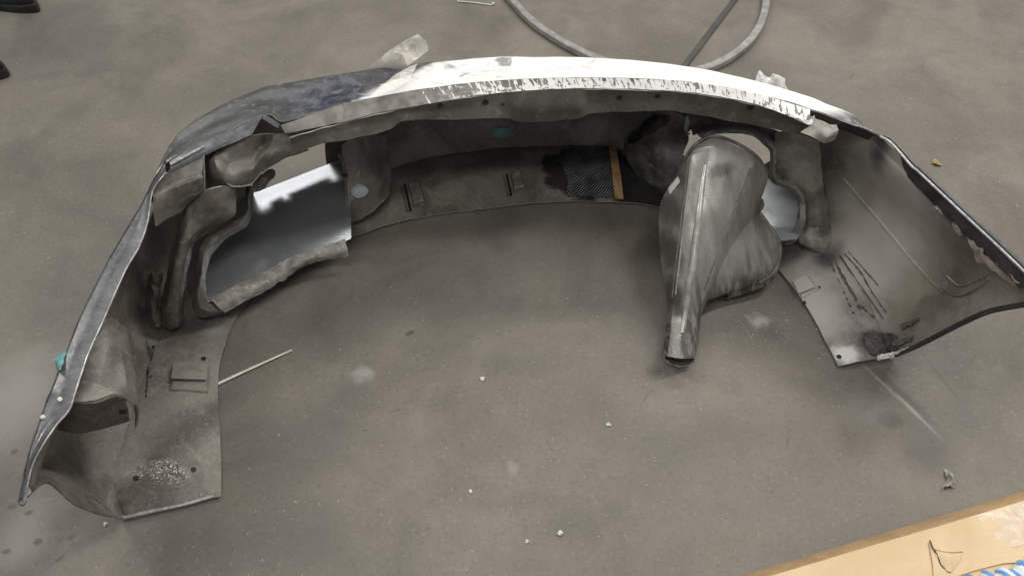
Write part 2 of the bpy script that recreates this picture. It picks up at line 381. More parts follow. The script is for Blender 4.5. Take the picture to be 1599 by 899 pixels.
def duct_mat():
    s = NT('moulded_duct'); n1 = s.noise(5, 5, .6, .4, stretch=(3, 1, 1)); n2 = s.noise(14, 6, .7, .2, stretch=(5, 1, 1)); n3 = s.noise(220, 3)
    c = s.mix(s.ramp(n1, .38, .62), (.20, .196, .178), (.31, .306, .288)); c = s.mix(s.ramp(n2, .44, .28, 0, .45), c, (.09, .087, .076))
    c = s.mix(s.ramp(n2, .62, .8, 0, .5), c, (.36, .355, .33)); c = s.mix(s.ramp(n3, .55, .72, 0, .35), c, (.11, .106, .095))
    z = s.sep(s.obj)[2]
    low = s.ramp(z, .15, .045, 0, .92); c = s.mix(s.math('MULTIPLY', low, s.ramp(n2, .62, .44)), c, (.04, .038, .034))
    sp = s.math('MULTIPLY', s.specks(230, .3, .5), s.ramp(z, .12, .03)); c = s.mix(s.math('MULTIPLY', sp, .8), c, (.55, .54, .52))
    for (u_, v_, z_, rx_, ry_, a_) in ((1045, 330, .21, .028, .10, .75), (1044, 400, .15, .022, .09, .8), (1046, 470, .08, .018, .08, .8), (1056, 280, .26, .02, .06, .6), (1088, 480, .08, .012, .06, .6), (1128, 260, .31, .05, .02, .6)):  # black smudges that also paint shade onto the left-facing side
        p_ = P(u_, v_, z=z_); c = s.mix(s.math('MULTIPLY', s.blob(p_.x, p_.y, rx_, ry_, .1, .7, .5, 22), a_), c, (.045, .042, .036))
    r = s.ramp(n2, .3, .7, .24, .42)
    return s.out(c, r, 0.25, s.bump(s.math('ADD', n2, n3), .12, .002), .55)

def card_mat():
    s = NT('cardboard'); n1 = s.noise(4, 4, .6, .5); n2 = s.noise(60, 4, .6, stretch=(1, 5, 1)); n3 = s.noise(14, 5, .6, 1)
    c = s.mix(s.ramp(n1, .35, .65), (.64, .475, .285), (.72, .56, .37)); c = s.mix(s.ramp(n2, .45, .7, 0, .3), c, (.60, .42, .24))
    c = s.mix(s.ramp(n3, .6, .8, 0, .35), c, (.80, .64, .45))
    return s.out(c, .75, 0, s.bump(n2, .15, .001), .2)

def wood_mat():
    s = NT('rusty_wood'); n1 = s.noise(20, 4, .6, .6, stretch=(6, 1, 1)); n2 = s.noise(30, 4)
    c = s.mix(s.ramp(n1, .35, .65), (.34, .17, .065), (.52, .34, .19)); c = s.mix(s.ramp(n2, .56, .72, 0, .7), c, (.16, .06, .02))
    return s.out(c, .6, 0, s.bump(n1, .2, .002), .3)

def film_mat(name, alpha, col=(.82, .79, .72)):
    s = NT(name); n = s.noise(35, 4, .6, 1.0); n2 = s.noise(14, 3, .6, .5)
    a = s.ramp(n, .35, .7, alpha*.55, min(1, alpha*1.35))
    m = s.out(col, s.ramp(n2, .3, .7, .18, .4), 0, s.bump(n2, .5, .006), .6)
    s.put(s.b.inputs['Alpha'], a); return m

M = dict(
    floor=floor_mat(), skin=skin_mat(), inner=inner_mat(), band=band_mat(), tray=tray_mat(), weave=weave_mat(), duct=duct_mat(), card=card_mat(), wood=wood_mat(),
    flange=dirty('dusty_dark_flange', (.135, .126, .112), (.075, .068, .058), (.23, .22, .195), .5, 8, .25, .4),
    block=dirty('dusty_moulding', (.245, .232, .205), (.105, .097, .084), (.38, .362, .325), .42, 9, .3, .4),
    frame=dirty('smoky_frame', (.185, .175, .155), (.07, .065, .056), (.34, .325, .29), .40, 12, .3, .3),
    brown=dirty('brown_dust', (.135, .112, .094), (.07, .058, .05), (.2, .18, .16), .6, 10, .3, .4),
    edge=dirty('blue_grey_paint_edge', (.135, .138, .146), (.085, .087, .096), (.22, .225, .235), .30, 14, .08, .2, .5),
    silver=flat('worn_silver_edge', (.42, .42, .42), .35, .3, 60, .3),
    white=flat('white_edge', (.72, .72, .70), .5), raw=dirty('pale_lip_or_highlight', (.40, .385, .35), (.20, .19, .17), (.62, .60, .56), .5, 18, .5, .3),
    black=flat('plain_black', (.012, .012, .012), .6), dark_trim=flat('dark_edge', (.035, .032, .036), .4, 0, 20, .5), resin=flat('resin_black', (.016, .016, .018), .22, 0, 40, .5, .4),
    tape=flat('beige_tape', (.30, .265, .235), .35, 0, 40, .35, .5), teal=flat('teal_tape', (.13, .27, .28), .5, 0, 60, .3), cyan=flat('cyan_tape', (.15, .33, .36), .45, 0, 60, .25),
    disc=flat('pale_plastic_plug', (.42, .46, .50), .35), paper=flat('white_paper', (.62, .60, .55), .6, 0, 90, .12), tie=flat('nylon_tie', (.66, .66, .56), .4, 0, 60, .12),
    rubber=dirty('grey_rubber_strip', (.36, .355, .34), (.22, .215, .205), (.50, .49, .47), .6, 20, .2, .3), darkstrip=dirty('dark_strip', (.085, .085, .082), (.055, .055, .052), (.13, .13, .125), .6, 25, .2, .2),
    shoe=dirty('black_leather', (.018, .018, .018), (.008, .008, .008), (.045, .042, .04), .45, 20, .3, .1), sole=dirty('dark_sole', (.035, .032, .028), (.015, .014, .013), (.07, .065, .055), .7, 25, .3, .2),
    crumb=flat('white_crumb', (.64, .63, .60), .6, 0, 200, .15), foil=flat('crumpled_grey_scrap', (.36, .355, .34), .4, .1, 120, .35, .6),
    film=film_mat('clear_film', .58), film2=film_mat('clear_film_white', .85, (.80, .79, .77)), ctape=film_mat('clear_packing_tape', .32, (.85, .82, .78)), ridge=flat('ridge_highlight', (.34, .332, .31), .30, .2, 30, .25, .1), dull=flat('dull_lacquer', (.36, .38, .40), .40, .35, 12, .08, .03), blue=flat('blue_print', (.13, .30, .62), .35, 0, 50, .2), bag=flat('white_bag', (.72, .76, .80), .3, 0, 40, .1, .4),
    yellow=flat('yellow_scrap', (.33, .25, .10), .6), card_edge=dirty('cardboard_fold', (.46, .315, .175), (.37, .25, .135), (.56, .41, .25), .75, 20, .2, 0, .2),
)

# ================================================================== floor
fl = make('floor', [(-6, -5, 0), (6, -5, 0), (6, 8, 0), (-6, 8, 0)], [(0, 1, 2, 3)], M['floor'], smooth=False); tag(fl, kind='structure')

# ================================================================== bumper
bump = bpy.data.objects.new('bumper_cover', None); C.objects.link(bump)
bump.location = ORG; bump.rotation_euler = (0, 0, YAW)
tag(bump, 'large battered car bumper cover seen from its dusty inner side', 'bumper')

Cpx = [(30, 782, .45), (52, 692, .452), (82, 606, .456), (117, 516, .46), (172, 402, .465), (212, 337, .47), (238, 287, .475), (262, 251, .48), (317, 224, .485), (413, 178, .49),
       (446, 187, .49), (533, 163, .49), (650, 141, .49), (760, 127, .49), (900, 121, .49), (1060, 126, .485), (1200, 151, .475), (1265, 170, .465), (1315, 187, .46), (1374, 211, .455), (1436, 268, .452), (1500, 329, .45), (1560, 385, .45), (1615, 436, .45)]
Cc = [P(u, v, z=z) for u, v, z in Cpx]
B3 = Vector
Fb = {1: (-.912, .235, .10), 2: (-.91, .30, .075), 3: (-.90, .38, .06), 4: (-.875, .52, .05), 5: (-.845, .62, .045), 6: (-.80, .72, .04), 7: (-.75, .79, .04), 8: (-.67, .88, .035), 9: (-.55, .97, .03), 10: (-.50, 1.0, .03), 11: (-.36, 1.06, .03),
      16: (.62, .92, .035), 17: (.70, .82, .04), 18: (.76, .72, .045), 19: (.82, .59, .06)}
Fc = {k: Vector(v) for k, v in Fb.items()}
for k, (u, v) in {12: (660, 244), 13: (760, 229), 14: (850, 224), 15: (968, 228)}.items(): Fc[k] = P(u, v, z=.03)
Fc[20] = P(1300, 388, z=.07); Fc[21] = P(1345, 440, z=.06); Fc[22] = P(1375, 500, z=.03); Fc[23] = P(1395, 554, z=.012); Fc[0] = P(188, 806, z=.012)
Gpx = [(345, 776), (344, 720), (341, 650), (340, 600), (345, 560), (358, 520), (380, 480), (410, 450), (450, 425), (500, 397), (525, 383), (560, 367), (640, 343), (749, 327), (880, 315), (1010, 321), (1110, 352), (1160, 378), (1195, 400), (1225, 432), (1250, 465), (1275, 505), (1293, 540), (1310, 573)]
Gc = [P(u, v, z=.008) for u, v in Gpx]
Bpx = {8: (295, 198, .44), 9: (398, 146, .435), 10: (450, 133, .43), 11: (545, 116, .43), 12: (660, 99, .43), 13: (775, 91, .43), 14: (925, 92, .43), 15: (1090, 108, .43), 16: (1230, 143, .43), 17: (1290, 167, .43), 18: (1335, 189, .43)}
def nrm(L, i):
    t = L[min(i+1, 23)]-L[max(i-1, 0)]; n = Vector((-t.y, t.x, 0)); return n.normalized()
secs = []
Fl = [Fc[i] for i in range(24)]
for i in range(24):
    n = nrm(Fl, i); c, f, g = Cc[i], Fl[i], Gc[i]
    if i in Bpx: b = P(*Bpx[i][:2], z=Bpx[i][2])
    else: b = c+nrm(Cc, i)*.016+Vector((0, 0, -.06))
    if i == 7: b = c+nrm(Cc, 7)*.05+Vector((0, 0, -.045))
    a2 = f+n*.035; a2.z = f.z+.075
    a1 = b.lerp(a2, .55)+n*.035
    if i == 0: b, a1, a2 = P(48, 766, x=-.905), P(80, 744, x=-.91), P(131, 773, x=-.92)
    if i == 23: b, a1, a2 = P(1602, 474, x=.93), P(1545, 485, x=.915), P(1480, 516, x=.905)
    secs.append([c, c.lerp(b, .5)+n*.006*(1 if 7 < i < 19 else .4), b, a1, a2, f, f.lerp(g, .12)+Vector((0, 0, -.004)), f.lerp(g, .55)+Vector((0, 0, .002)), g])
SN = 12
rows = []
for s_ in secs: rows.append(resample(s_, 73))
NT_ = 23*SN+1
G = [[cr([rows[k][j] for k in range(24)], (23*i/(NT_-1))) for i in range(NT_)] for j in range(73)]
G = wob(G, .003, 9, 1.3); G = wob(G, .0012, 28, 4)
def keep_shell(i, j):
    t = 23*(i+.5)/(NT_-1); p = (G[j][i]+G[j+1][i+1])*.5
    if j > 42: return True
    if 8.8 < t < 10.95 and .055 < p.z < .205+.012*noise.noise(p*20): return False
    if 15.95 < t < 17.75 and .055 < p.z < (.335 if t > 16.6 else .225)+.012*noise.noise(p*25): return False
    return True
V, F, mi, uv = grid_data(G, -0.0, keep_shell)
# thickness to the inside
V, F, mi, uv = grid_data(G, .0035, keep_shell)
shell = make('outer_shell', V, F, [M['skin'], M['inner'], M['silver']], bump, mi, uv=uv)
ctr = Vector((0, .3, .25))
# normals must look outwards on the painted side
q = shell.data.polygons[(NT_-1)*10+140]
if q.normal.dot(q.center-ctr) < 0:
    V, F, mi, uv = grid_data(G, -.0035, keep_shell)
    F = [tuple(reversed(f)) for f in F]
    me = shell.data; bpy.data.objects.remove(shell); bpy.data.meshes.remove(me)
    shell = make('outer_shell', V, F, [M['skin'], M['inner'], M['silver']], bump, mi, uv=uv)
tag(shell, 'thin shell, painted grey, navy and white outside, raw and dusty inside')
SH = bvh_of(shell)

def strip(name, A, Bq, mat, n=90, m=5, th=.003, parent=None, amp=0.0, sc=40, seed=0, mid=None):
    rows_ = [resample_len(A, n)] + ([resample_len(mid, n)] if mid else []) + [resample_len(Bq, n)]
    return patch(name, rows_, n, m, mat, parent or bump, th, amp, sc, seed)

# -- top flange, streaked with primer
cA = [(438, 196), (533, 163.5), (583, 152.5), (650, 141.5), (760, 127.5), (900, 121.5), (1060, 126.5), (1140, 138), (1200, 151.5), (1265, 171)]
dA = [(446, 209), (533, 191), (583, 178), (660, 164), (760, 147), (900, 138), (1050, 142), (1140, 154), (1200, 169), (1264, 195)]
zc = [.4915]*6+[.487, .482, .477, .467]; zd = [.474]*6+[.470, .466, .462, .452]
A = [P(u, v, z=z) for (u, v), z in zip(cA, zc)]; D = [P(u, v, z=z) for (u, v), z in zip(dA, zd)]
topf = strip('top_flange', A, D, M['band'], 200, 6, -.003, amp=.0012, sc=45)
# -- the hanging inner flange below it
eA = [(455, 240), (500, 225), (553, 215), (607, 202), (634, 188), (713, 186), (785, 184), (812, 189), (860, 188), (904, 183), (930, 176), (1039, 172), (1066, 175), (1135, 187), (1239, 207), (1292, 222)]
dB = [(452, 214), (495, 202), (540, 189.5), (600, 175), (634, 168), (713, 154), (785, 144), (812, 142), (860, 139.5), (904, 138.5), (930, 138.5), (1039, 141.5), (1066, 144), (1135, 153.5), (1220, 174), (1264, 195)]
zb = [.4725]*11+[.469, .468, .464, .458, .450]
Dt = [P(u, v, z=z) for (u, v), z in zip(dB, zb)]
Et = [P(u, v, y=d.y-.006-(.012 if 6 <= k <= 9 else 0)) for k, ((u, v), d) in enumerate(zip(eA, Dt))]
Mt = [a.lerp(b, .5)+Vector((0, .004-(.014 if 7 <= k <= 9 else 0), 0)) for k, (a, b) in enumerate(zip(Dt, Et))]
def dense(L, n):   # parallel stations
    return resample(L, n)
infl = patch('inner_flange', [dense(Dt, 160), dense(Mt, 160), dense(Et, 160)], 160, 9, M['flange'], bump, .003, .002, 30, 2)
IF = bvh_of(infl)
for u, v, r in ((687, 165, 5.5), (758, 160, 6), (967, 153, 5.5), (1027, 150, 5.5), (1172, 168, 6.5), (785, 163, 3.5)):
    h, n = hit(IF, u, v)
    if h is None: continue
    rr = r*.00125; t = n.orthogonal().normalized(); b = n.cross(t)
    V = [h+n*.0012+(t*math.cos(a*math.pi/6)+b*math.sin(a*math.pi/6))*rr for a in range(12)]+[h+n*.0002+(t*math.cos(a*math.pi/6)+b*math.sin(a*math.pi/6))*rr*.75 for a in range(12)]+[h+n*.0006]
    F = [(a, (a+1) % 12, 12+(a+1) % 12, 12+a) for a in range(12)]+[(12+a, 12+(a+1) % 12, 24) for a in range(12)]
    make('bolt_hole', V, F, M['black'], infl)  # shallow black disc, painting the dark of an uncut hole
# rolled right-hand end of the flange
patch('flange_end', [[P(1262, 178, z=.47), P(1275, 186, z=.462), P(1290, 193, z=.455), P(1305, 196, z=.452)],
                     [P(1264, 196, z=.452), P(1276, 205, z=.446), P(1290, 212, z=.444), P(1307, 204, z=.446)],
                     [P(1250, 207, y=.53), P(1268, 214, y=.515), P(1288, 222, y=.505), P(1303, 218, y=.51)]], 16, 12, M['raw'], bump, .003, .003, 50)
patch('torn_flange_lip', [[P(1228, 176, z=.463), P(1245, 180, z=.46), P(1262, 188, z=.46), P(1272, 180, z=.466)], [P(1232, 181, z=.458), P(1246, 187, z=.456), P(1262, 195, z=.455), P(1270, 190, z=.458)]], 18, 6, M['white'], bump, .003, .004, 90)

# -- left front ledge (lamp seat) and its stepped bracket
patch('lamp_ledge', [[P(264, 252, z=.482), P(290, 238, z=.485), P(317, 225, z=.487), P(365, 202, z=.49), P(413, 178.5, z=.493)],
                     [P(266, 262, z=.478), P(294, 248, z=.480), P(322, 234, z=.482), P(354, 219, z=.484), P(404, 191, z=.488)],
                     [P(262, 270, z=.470), P(296, 255, z=.472), P(325, 240, z=.474), P(350, 229, z=.476), P(393, 211, z=.478)]], 50, 9, M['edge'], bump, -.003, .0010, 40)
patch('notch_lip', [[P(412, 178, z=.494), P(424, 185, z=.494), P(436, 193, z=.494)], [P(408, 184, z=.488), P(420, 192, z=.488), P(434, 200, z=.488)]], 14, 4, M['edge'], bump, -.003)
tube('ledge_bead', [P(266, 257, z=.484), P(292, 243, z=.485), P(318, 229, z=.486)], .003, M['silver'], bump, 8, npts=14)
patch('lamp_bracket', [[P(241, 284, z=.468), P(262, 269, z=.47), P(290, 256, z=.47), P(318, 243, z=.47)],
                       [P(238, 300, y=.665), P(262, 288, y=.685), P(289, 277, y=.69), P(316, 268, y=.70)],
                       [P(239, 306, y=.650), P(262, 296, y=.660), P(289, 285, y=.665), P(317, 275, y=.675)],
                       [P(238, 328, y=.635), P(262, 318, y=.655), P(288, 308, y=.665), P(319, 297, y=.675)],
                       [P(241, 352, y=.63), P(262, 340, y=.655), P(286, 326, y=.675), P(292, 316, y=.69)]], 34, 34, M['block'], bump, .003, .003, 30, 5)
patch('channel_moulding', [[P(318, 231, y=.79), P(336, 236, y=.77), P(358, 230, y=.76), P(390, 213, y=.77), P(412, 208, y=.80), P(440, 209, y=.78), P(468, 214, y=.775)],
                           [P(319, 258, y=.78), P(336, 252, y=.725), P(358, 256, y=.74), P(392, 242, y=.755), P(413, 222, y=.80), P(440, 222, y=.765), P(470, 224, y=.77)],
                           [P(322, 276, y=.765), P(342, 268, y=.71), P(358, 274, y=.715), P(392, 266, y=.73), P(412, 240, y=.755), P(442, 236, y=.76), P(474, 231, y=.775)],
                           [P(326, 292, y=.755), P(350, 284, y=.715), P(364, 291, y=.715), P(388, 289, y=.73), P(408, 268, y=.75), P(442, 247, y=.77), P(482, 233, y=.79)]], 60, 36, M['block'], bump, .003, .0025, 32, 9)

tube('channel_lip', [P(352, 284, y=.712), P(364, 291, y=.712), P(388, 289, y=.727), P(400, 279, y=.738), P(409, 267, y=.747)], .0022, M['raw'], bump, 6, npts=24)
tube('channel_lip', [P(318, 243, y=.70), P(319, 268, y=.685), P(319, 297, y=.675)], .0018, M['raw'], bump, 6, npts=16)
# -- left wing edge band
cl = [(33, 783), (62, 691), (95, 606), (130, 516), (175, 401), (212, 338), (236, 291), (258, 256)]
dl = [(39, 778), (72, 688), (110, 632), (141, 545), (195, 424), (226, 365), (238, 303), (259, 269)]
wz = [.452, .455, .459, .463, .468, .473, .478, .483]
A = [P(u, v, z=z) for (u, v), z in zip(cl, wz)]
dl2 = [(39, 776), (49, 731), (63, 701), (87, 665), (103, 647), (111, 634), (115, 620), (128, 580), (141, 545), (161, 501), (195, 424), (218, 384), (231, 345), (236, 308), (242, 291), (259, 269)]
D = [P(u, v, z=.448+.03*k/15) for k, (u, v) in enumerate(dl2)]
cl2 = [(29, 783), (37, 745), (45, 708), (61, 662), (70, 636), (74, 623), (80, 610), (93, 576), (106, 544), (124, 499), (166, 413), (192, 368), (213, 333), (230, 302), (239, 283), (259, 252)]
A = [P(u, v, z=.458+.030*k/15) for k, (u, v) in enumerate(cl2)]
wb = patch('wing_edge_band', [resample(A, 90), resample([a.lerp(b, .5)+Vector((0, 0, .004)) for a, b in zip(A, D)], 90), resample(D, 90)], 90, 7, M['edge'], bump, -.003, .0008, 40)
tube('edge_bead', D, .0016, M['silver'], bump, 6, npts=90)
tube('edge_bead', A, .0018, M['dark_trim'], bump, 6, npts=90)
WB = bvh_of(wb)
for u, v in ((94, 624), (68, 652)):
    h, n = hit(WB, u, v)
    if h is not None:
        V, F = tube_data([h+n*.0005, h+n*.004, h+n*.005], [.0042, .0038, .002], 10); make('rivet', V, F, M['crumb'], wb)
# tip of the wing: torn double edge
patch('wing_tip', [[P(30, 783, z=.455), P(35, 786, z=.452), P(42, 781, z=.45)], [P(38, 752, z=.455), P(42, 756, z=.452), P(48, 764, z=.45)]], 10, 10, M['edge'], bump, .004, .003, 70)
# wheel-arch return lip, left
a1 = [(47, 767), (60, 751), (78, 743), (93, 749), (109, 760), (131, 773), (153, 791), (191, 807)]
a2 = [(53, 768), (64, 758), (75, 756), (93, 769), (113, 787), (133, 796), (152, 803), (191, 811)]
xs = [-.905, -.907, -.91, -.912, -.915, -.92, -.92, -.91]
patch('arch_lip', [[P(u, v, x=x) for (u, v), x in zip(a1, xs)], [P(u, v, x=x+.012) for (u, v), x in zip(a2, xs)]], 50, 5, M['inner'], bump, .003, .0015, 50)
tube('plate_bead', [P(191, 808, z=.014), P(240, 797, z=.012), P(290, 786, z=.012), P(336, 773, z=.012)], .0045, M['silver'], bump, 8, npts=30)

# -- ledge box on the left wing
top = [[P(163, 498, z=.44), P(172, 498, z=.425), P(180, 500, z=.40)], [P(143, 544, z=.44), P(166, 544, z=.43), P(187, 546, z=.40)], [P(124, 590, z=.44), P(158, 590, z=.432), P(194, 586, z=.40)], [P(113, 628, z=.44), P(150, 627, z=.435), P(178, 617, z=.425), P(195, 622, z=.40)]]
top = [resample(r, 7) for r in top]
lb = patch('ledge_box', top, 24, 24, M['block'], bump, .003, .003, 35, 3)
yb = [top[3][k].y for k in range(7)]
front = [top[3], [P(u, v, y=y-.004) for u, v, y in zip([100, 118, 137, 155, 170, 184, 199], [650, 652, 652, 648, 643, 639, 640], yb)], [P(u, v, y=y) for u, v, y in zip([88, 108, 128, 146, 163, 181, 201], [667, 672, 674, 670, 667, 662, 655], yb)]]
patch('ledge_front', front, 24, 12, M['brown'], bump, .003, .002, 40, 6)
side = [[top[k][6] for k in range(4)], [top[k][6]+Vector((.006, .01, -.05)) for k in range(4)], [top[k][6]+Vector((-.03, .03, -.14)) for k in range(4)]]
patch('ledge_side', side, 20, 10, M['block'], bump, .003, .002, 40)
h = P(189, 640, y=yb[6]-.006)
V, F = tube_data([h+Vector((0, .004, 0)), h+Vector((0, -.004, 0))], [.011, .010], 12, .8); make('slot_hole', V, F, M['black'], lb)  # black plug, painting the dark inside the slot

# -- left intake: column, frame lip, glossy tray, torn lower lip
col = [[P(292, 300, y=.70), P(318, 297, y=.68), P(345, 290, y=.69), P(366, 292, y=.73)],
       [P(288, 325, y=.695), P(312, 320, y=.67), P(340, 318, y=.68), P(366, 336, y=.73)],
       [P(282, 350, y=.69), P(296, 348, y=.66), P(312, 348, y=.67), P(331, 354, y=.72)],
       [P(273, 383, y=.68), P(282, 382, y=.645), P(292, 380, y=.65), P(302, 379, y=.70)],
       [P(266, 410, y=.67), P(275, 408, y=.635), P(284, 408, y=.64), P(293, 408, y=.69)],
       [P(259, 446, y=.655), P(268, 446, y=.62), P(279, 446, y=.62), P(288, 446, y=.67)],
       [P(251, 482, y=.64), P(261, 486, y=.605), P(275, 486, y=.605), P(286, 482, y=.65)],
       [P(252, 503, y=.63), P(264, 512, y=.615), P(276, 510, y=.615), P(284, 502, y=.64)]]
patch('intake_column', col, 26, 60, M['block'], bump, .003, .003, 40, 7)
patch('column_flap', [[P(236, 425, y=.66), P(244, 428, y=.645), P(252, 424, y=.66)], [P(230, 455, y=.65), P(241, 452, y=.625), P(247, 462, y=.64)], [P(228, 482, y=.64), P(240, 488, y=.61), P(250, 484, y=.63)], [P(238, 505, y=.62), P(248, 508, y=.605), P(256, 500, y=.62)]], 14, 22, M['flange'], bump, .003, .010, 45, 2)
fo = [(384, 291), (382, 331), (360, 347), (324, 370), (310, 392), (305, 437), (299, 467), (303, 486), (318, 496), (346, 489)]
fi = [(397, 291), (393, 332), (384, 353), (352, 374), (331, 397), (322, 427), (322, 455), (324, 472), (332, 474), (350, 482)]
off = [.03, .03, .02, .01, 0, -.01, -.02, -.025, -.03, -.03]
fm = [((a[0]+b[0])/2, (a[1]+b[1])/2) for a, b in zip(fo, fi)]
patch('opening_frame', [[P(u, v, pl=OL, off=o+.015) for (u, v), o in zip(fo, off)], [P(u, v, pl=OL, off=o-.018) for (u, v), o in zip(fm, off)], [P(u, v, pl=OL, off=o+.012) for (u, v), o in zip(fi, off)]], 80, 12, M['frame'], bump, .003, .002, 50, 8)
patch('frame_tab', [[P(392, 282, pl=OL, off=.01), P(408, 272, pl=OL, off=0), P(424, 262, pl=OL, off=.01)], [P(396, 292, pl=OL, off=.01), P(410, 284, pl=OL, off=-.01), P(428, 268, pl=OL, off=.01)], [P(399, 298, pl=OL, off=.015), P(408, 296, pl=OL, off=.005), P(426, 276, pl=OL, off=.015)]], 12, 10, M['flange'], bump, .003, .006, 60)
def trayrow(l, r, z):
    return [P(l[0]+(r[0]-l[0])*k/4, l[1]+(r[1]-l[1])*k/4, z=z) for k in range(5)]
tr = [trayrow((376, 311), (548, 244), .121), trayrow((366, 345), (548, 283), .1235), trayrow((335, 392), (548, 322), .1195), trayrow((318, 435), (548, 350), .107), trayrow((318, 477), (548, 373), .090)]
tray = patch('intake_tray', tr, 50, 40, M['tray'], bump, .003, .0004, 9)
lo1 = [(330, 470), (360, 453), (390, 439), (420, 424), (447, 408), (480, 396), (515, 384), (540, 376)]
lo2 = [(350, 488), (372, 474), (386, 467), (405, 457), (439, 437), (451, 427), (485, 410), (544, 399)]
patch('torn_lip', [[P(u, v-2, z=.102) for u, v in lo1], [P((a[0]+b[0])/2, (a[1]+b[1])/2, z=.098) for a, b in zip(lo1, lo2)], [P(u, v, z=.074) for u, v in lo2]], 70, 8, M['raw'], bump, .004, .004, 55, 3)
# seam pipe on the right side of the opening and the pillar beside it
tube('seam_pipe', [P(529, 240, y=.93), P(537, 262, y=.915), P(541, 310, y=.895), P(543, 350, y=.88), P(545, 384, y=.862)], .0045, M['frame'], bump, 8, npts=30)
for u, v, y in ((538, 274, .91), (541, 332, .885)):
    tube('clip_pin', [P(u-5, v, y=y-.008), P(u+5, v, y=y-.008)], .004, M['black'], bump, 8)
pil = patch('pillar', [[P(532, 228, y=.955), P(552, 212, y=.97), P(575, 208, y=.985), P(600, 212, y=1.01)],
                 [P(538, 262, y=.92), P(560, 256, y=.935), P(587, 253, y=.955), P(608, 262, y=1.0)],
                 [P(541, 300, y=.90), P(560, 298, y=.905), P(588, 300, y=.93), P(607, 302, y=.96)],
                 [P(545, 349, y=.885), P(560, 343, y=.89), P(580, 331, y=.905), P(599, 315, y=.925)]], 30, 30, M['block'], bump, .003, .004, 28, 4)
PB = bvh_of(pil)
h, n = hit(PB, 560, 298)
t = Vector((1, .15, 0)).normalized(); b = n.cross(t).normalized()
V = [h+n*.0085+t*math.cos(a*math.pi/12)*.0215+b*math.sin(a*math.pi/12)*.0175 for a in range(24)]+[h-n*.002+t*math.cos(a*math.pi/12)*.0235+b*math.sin(a*math.pi/12)*.0195 for a in range(24)]
F = [tuple(range(24))]+[(a, 24+a, 24+(a+1) % 24, (a+1) % 24) for a in range(24)]
make('oval_plug', V, F, M['disc'], bump)

# -- centre: clip pockets, tape, resin patch and wood strip
def clip_pocket(pts, name='clip_pocket', hgt=.018):
    """pts: four pixel corners (top-left, top-right, bottom-right, bottom-left) on the shell"""
    hs = [hit(SH, *p) for p in pts]; pos = [h for h, n in hs]; n = sum((x[1] for x in hs), Vector()).normalized()
    base = make(name, [], [], M['flange'], bump); bpy.data.objects.remove(base)
    V = []; F = []
    for k, p in enumerate(pos): V.append(p+n*.001)
    c = sum(pos, Vector())/4
    for p in pos: V.append(c+(p-c)*.93+n*hgt)
    for p in pos: V.append(c+(p-c)*.80+n*(hgt+.003))
    for k in range(4):
        F.append((k, (k+1) % 4, 4+(k+1) % 4, 4+k)); F.append((4+k, 4+(k+1) % 4, 8+(k+1) % 4, 8+k))
    F.append((8, 9, 10, 11))
    return make(name, V, F, M['inner' if name == 'bracket' else 'block'], bump, smooth=False), pos, n
for pts in ([(638, 292), (655, 287), (664, 321), (646, 327)], [(797, 275), (812, 271), (820, 298), (803, 303)]):
    o, pos, n = clip_pocket(pts)
    l = pos[3]-pos[0]; w = (pos[0]-pos[1]).normalized()
    for k, (o1, th) in enumerate(((.010, .0035), (.020, .0025))):
        a = pos[0]+w*o1+n*.002-l*.08; b_ = pos[3]+w*o1+n*.002+l*.06
        V, F = tube_data([a, b_], th, 6, 2.2, up=n); make('slot_rail', V, F, M['black' if k == 0 else 'frame'], o)
def flat_bracket(pts, tab, h=.016):
    o, pos, n = clip_pocket(pts, 'bracket', h*.35)
    hs = [hit(SH, *p)[0] for p in tab]; V = [p+n*h for p in hs]+[p+n*(h+.004) for p in hs]
    F = [(0, 1, 2, 3), (7, 6, 5, 4)]+[(k, 4+k, 4+(k+1) % 4, (k+1) % 4) for k in range(4)]
    make('bracket_tab', V, F, M['inner'], o, smooth=False)
    return o
flat_bracket([(270, 570), (328, 573), (325, 614), (264, 610)], [(273, 571), (325, 575), (323, 600), (268, 598)])
flat_bracket([(1240, 441), (1265, 432), (1281, 452), (1252, 468)], [(1241, 440), (1263, 432), (1276, 450), (1251, 460)], .010)
for u, v, r in ((240, 543, .006), (318, 560, .006), (212, 746, .0055), (302, 733, .0055), (236, 588, .003), (1256, 473, .005), (1310, 557, .006), (1279, 449, .004)):
    h, n = hit(SH, u, v)
    if h is None: continue
    t = n.orthogonal().normalized(); b = n.cross(t)
    V = [h+n*.0015+(t*math.cos(a*math.pi/5)+b*math.sin(a*math.pi/5))*r for a in range(10)]+[h+n*.0003+(t*math.cos(a*math.pi/5)+b*math.sin(a*math.pi/5))*r*.8 for a in range(10)]+[h+n*.0008]
    F = [(a, (a+1) % 10, 10+(a+1) % 10, 10+a) for a in range(10)]+[(10+a, 10+(a+1) % 10, 20) for a in range(10)]
    make('bolt_hole', V, F, M['black'], shell)  # black disc again; the hole's dark is only colour
decal('teal_tape', [[(770, 201), (782, 199), (796, 200)], [(768, 213), (782, 215), (794, 214)]], SH, 8, 6, M['teal'], bump, .003, .001, .001, .6)
decal('tape_thread', [[(773, 216), (776, 216)], [(770, 232), (772, 232)]], SH, 3, 6, M['block'], bump, .002, .001)
decal('weave_patch', [[(876, 231), (905, 229), (930, 229), (950, 230)], [(874, 255), (905, 255), (935, 256), (954, 258)], [(886, 280), (910, 283), (940, 284), (957, 285)], [(884, 308), (912, 309), (940, 310), (958, 309)]], SH, 26, 22, M['weave'], bump, .004, .0015, .001, .8)
decal('wood_strip', [[(950, 231), (961, 231)], [(955, 270), (967, 270)], [(959, 313), (973, 314)]], SH, 4, 16, M['wood'], bump, .007, .006)

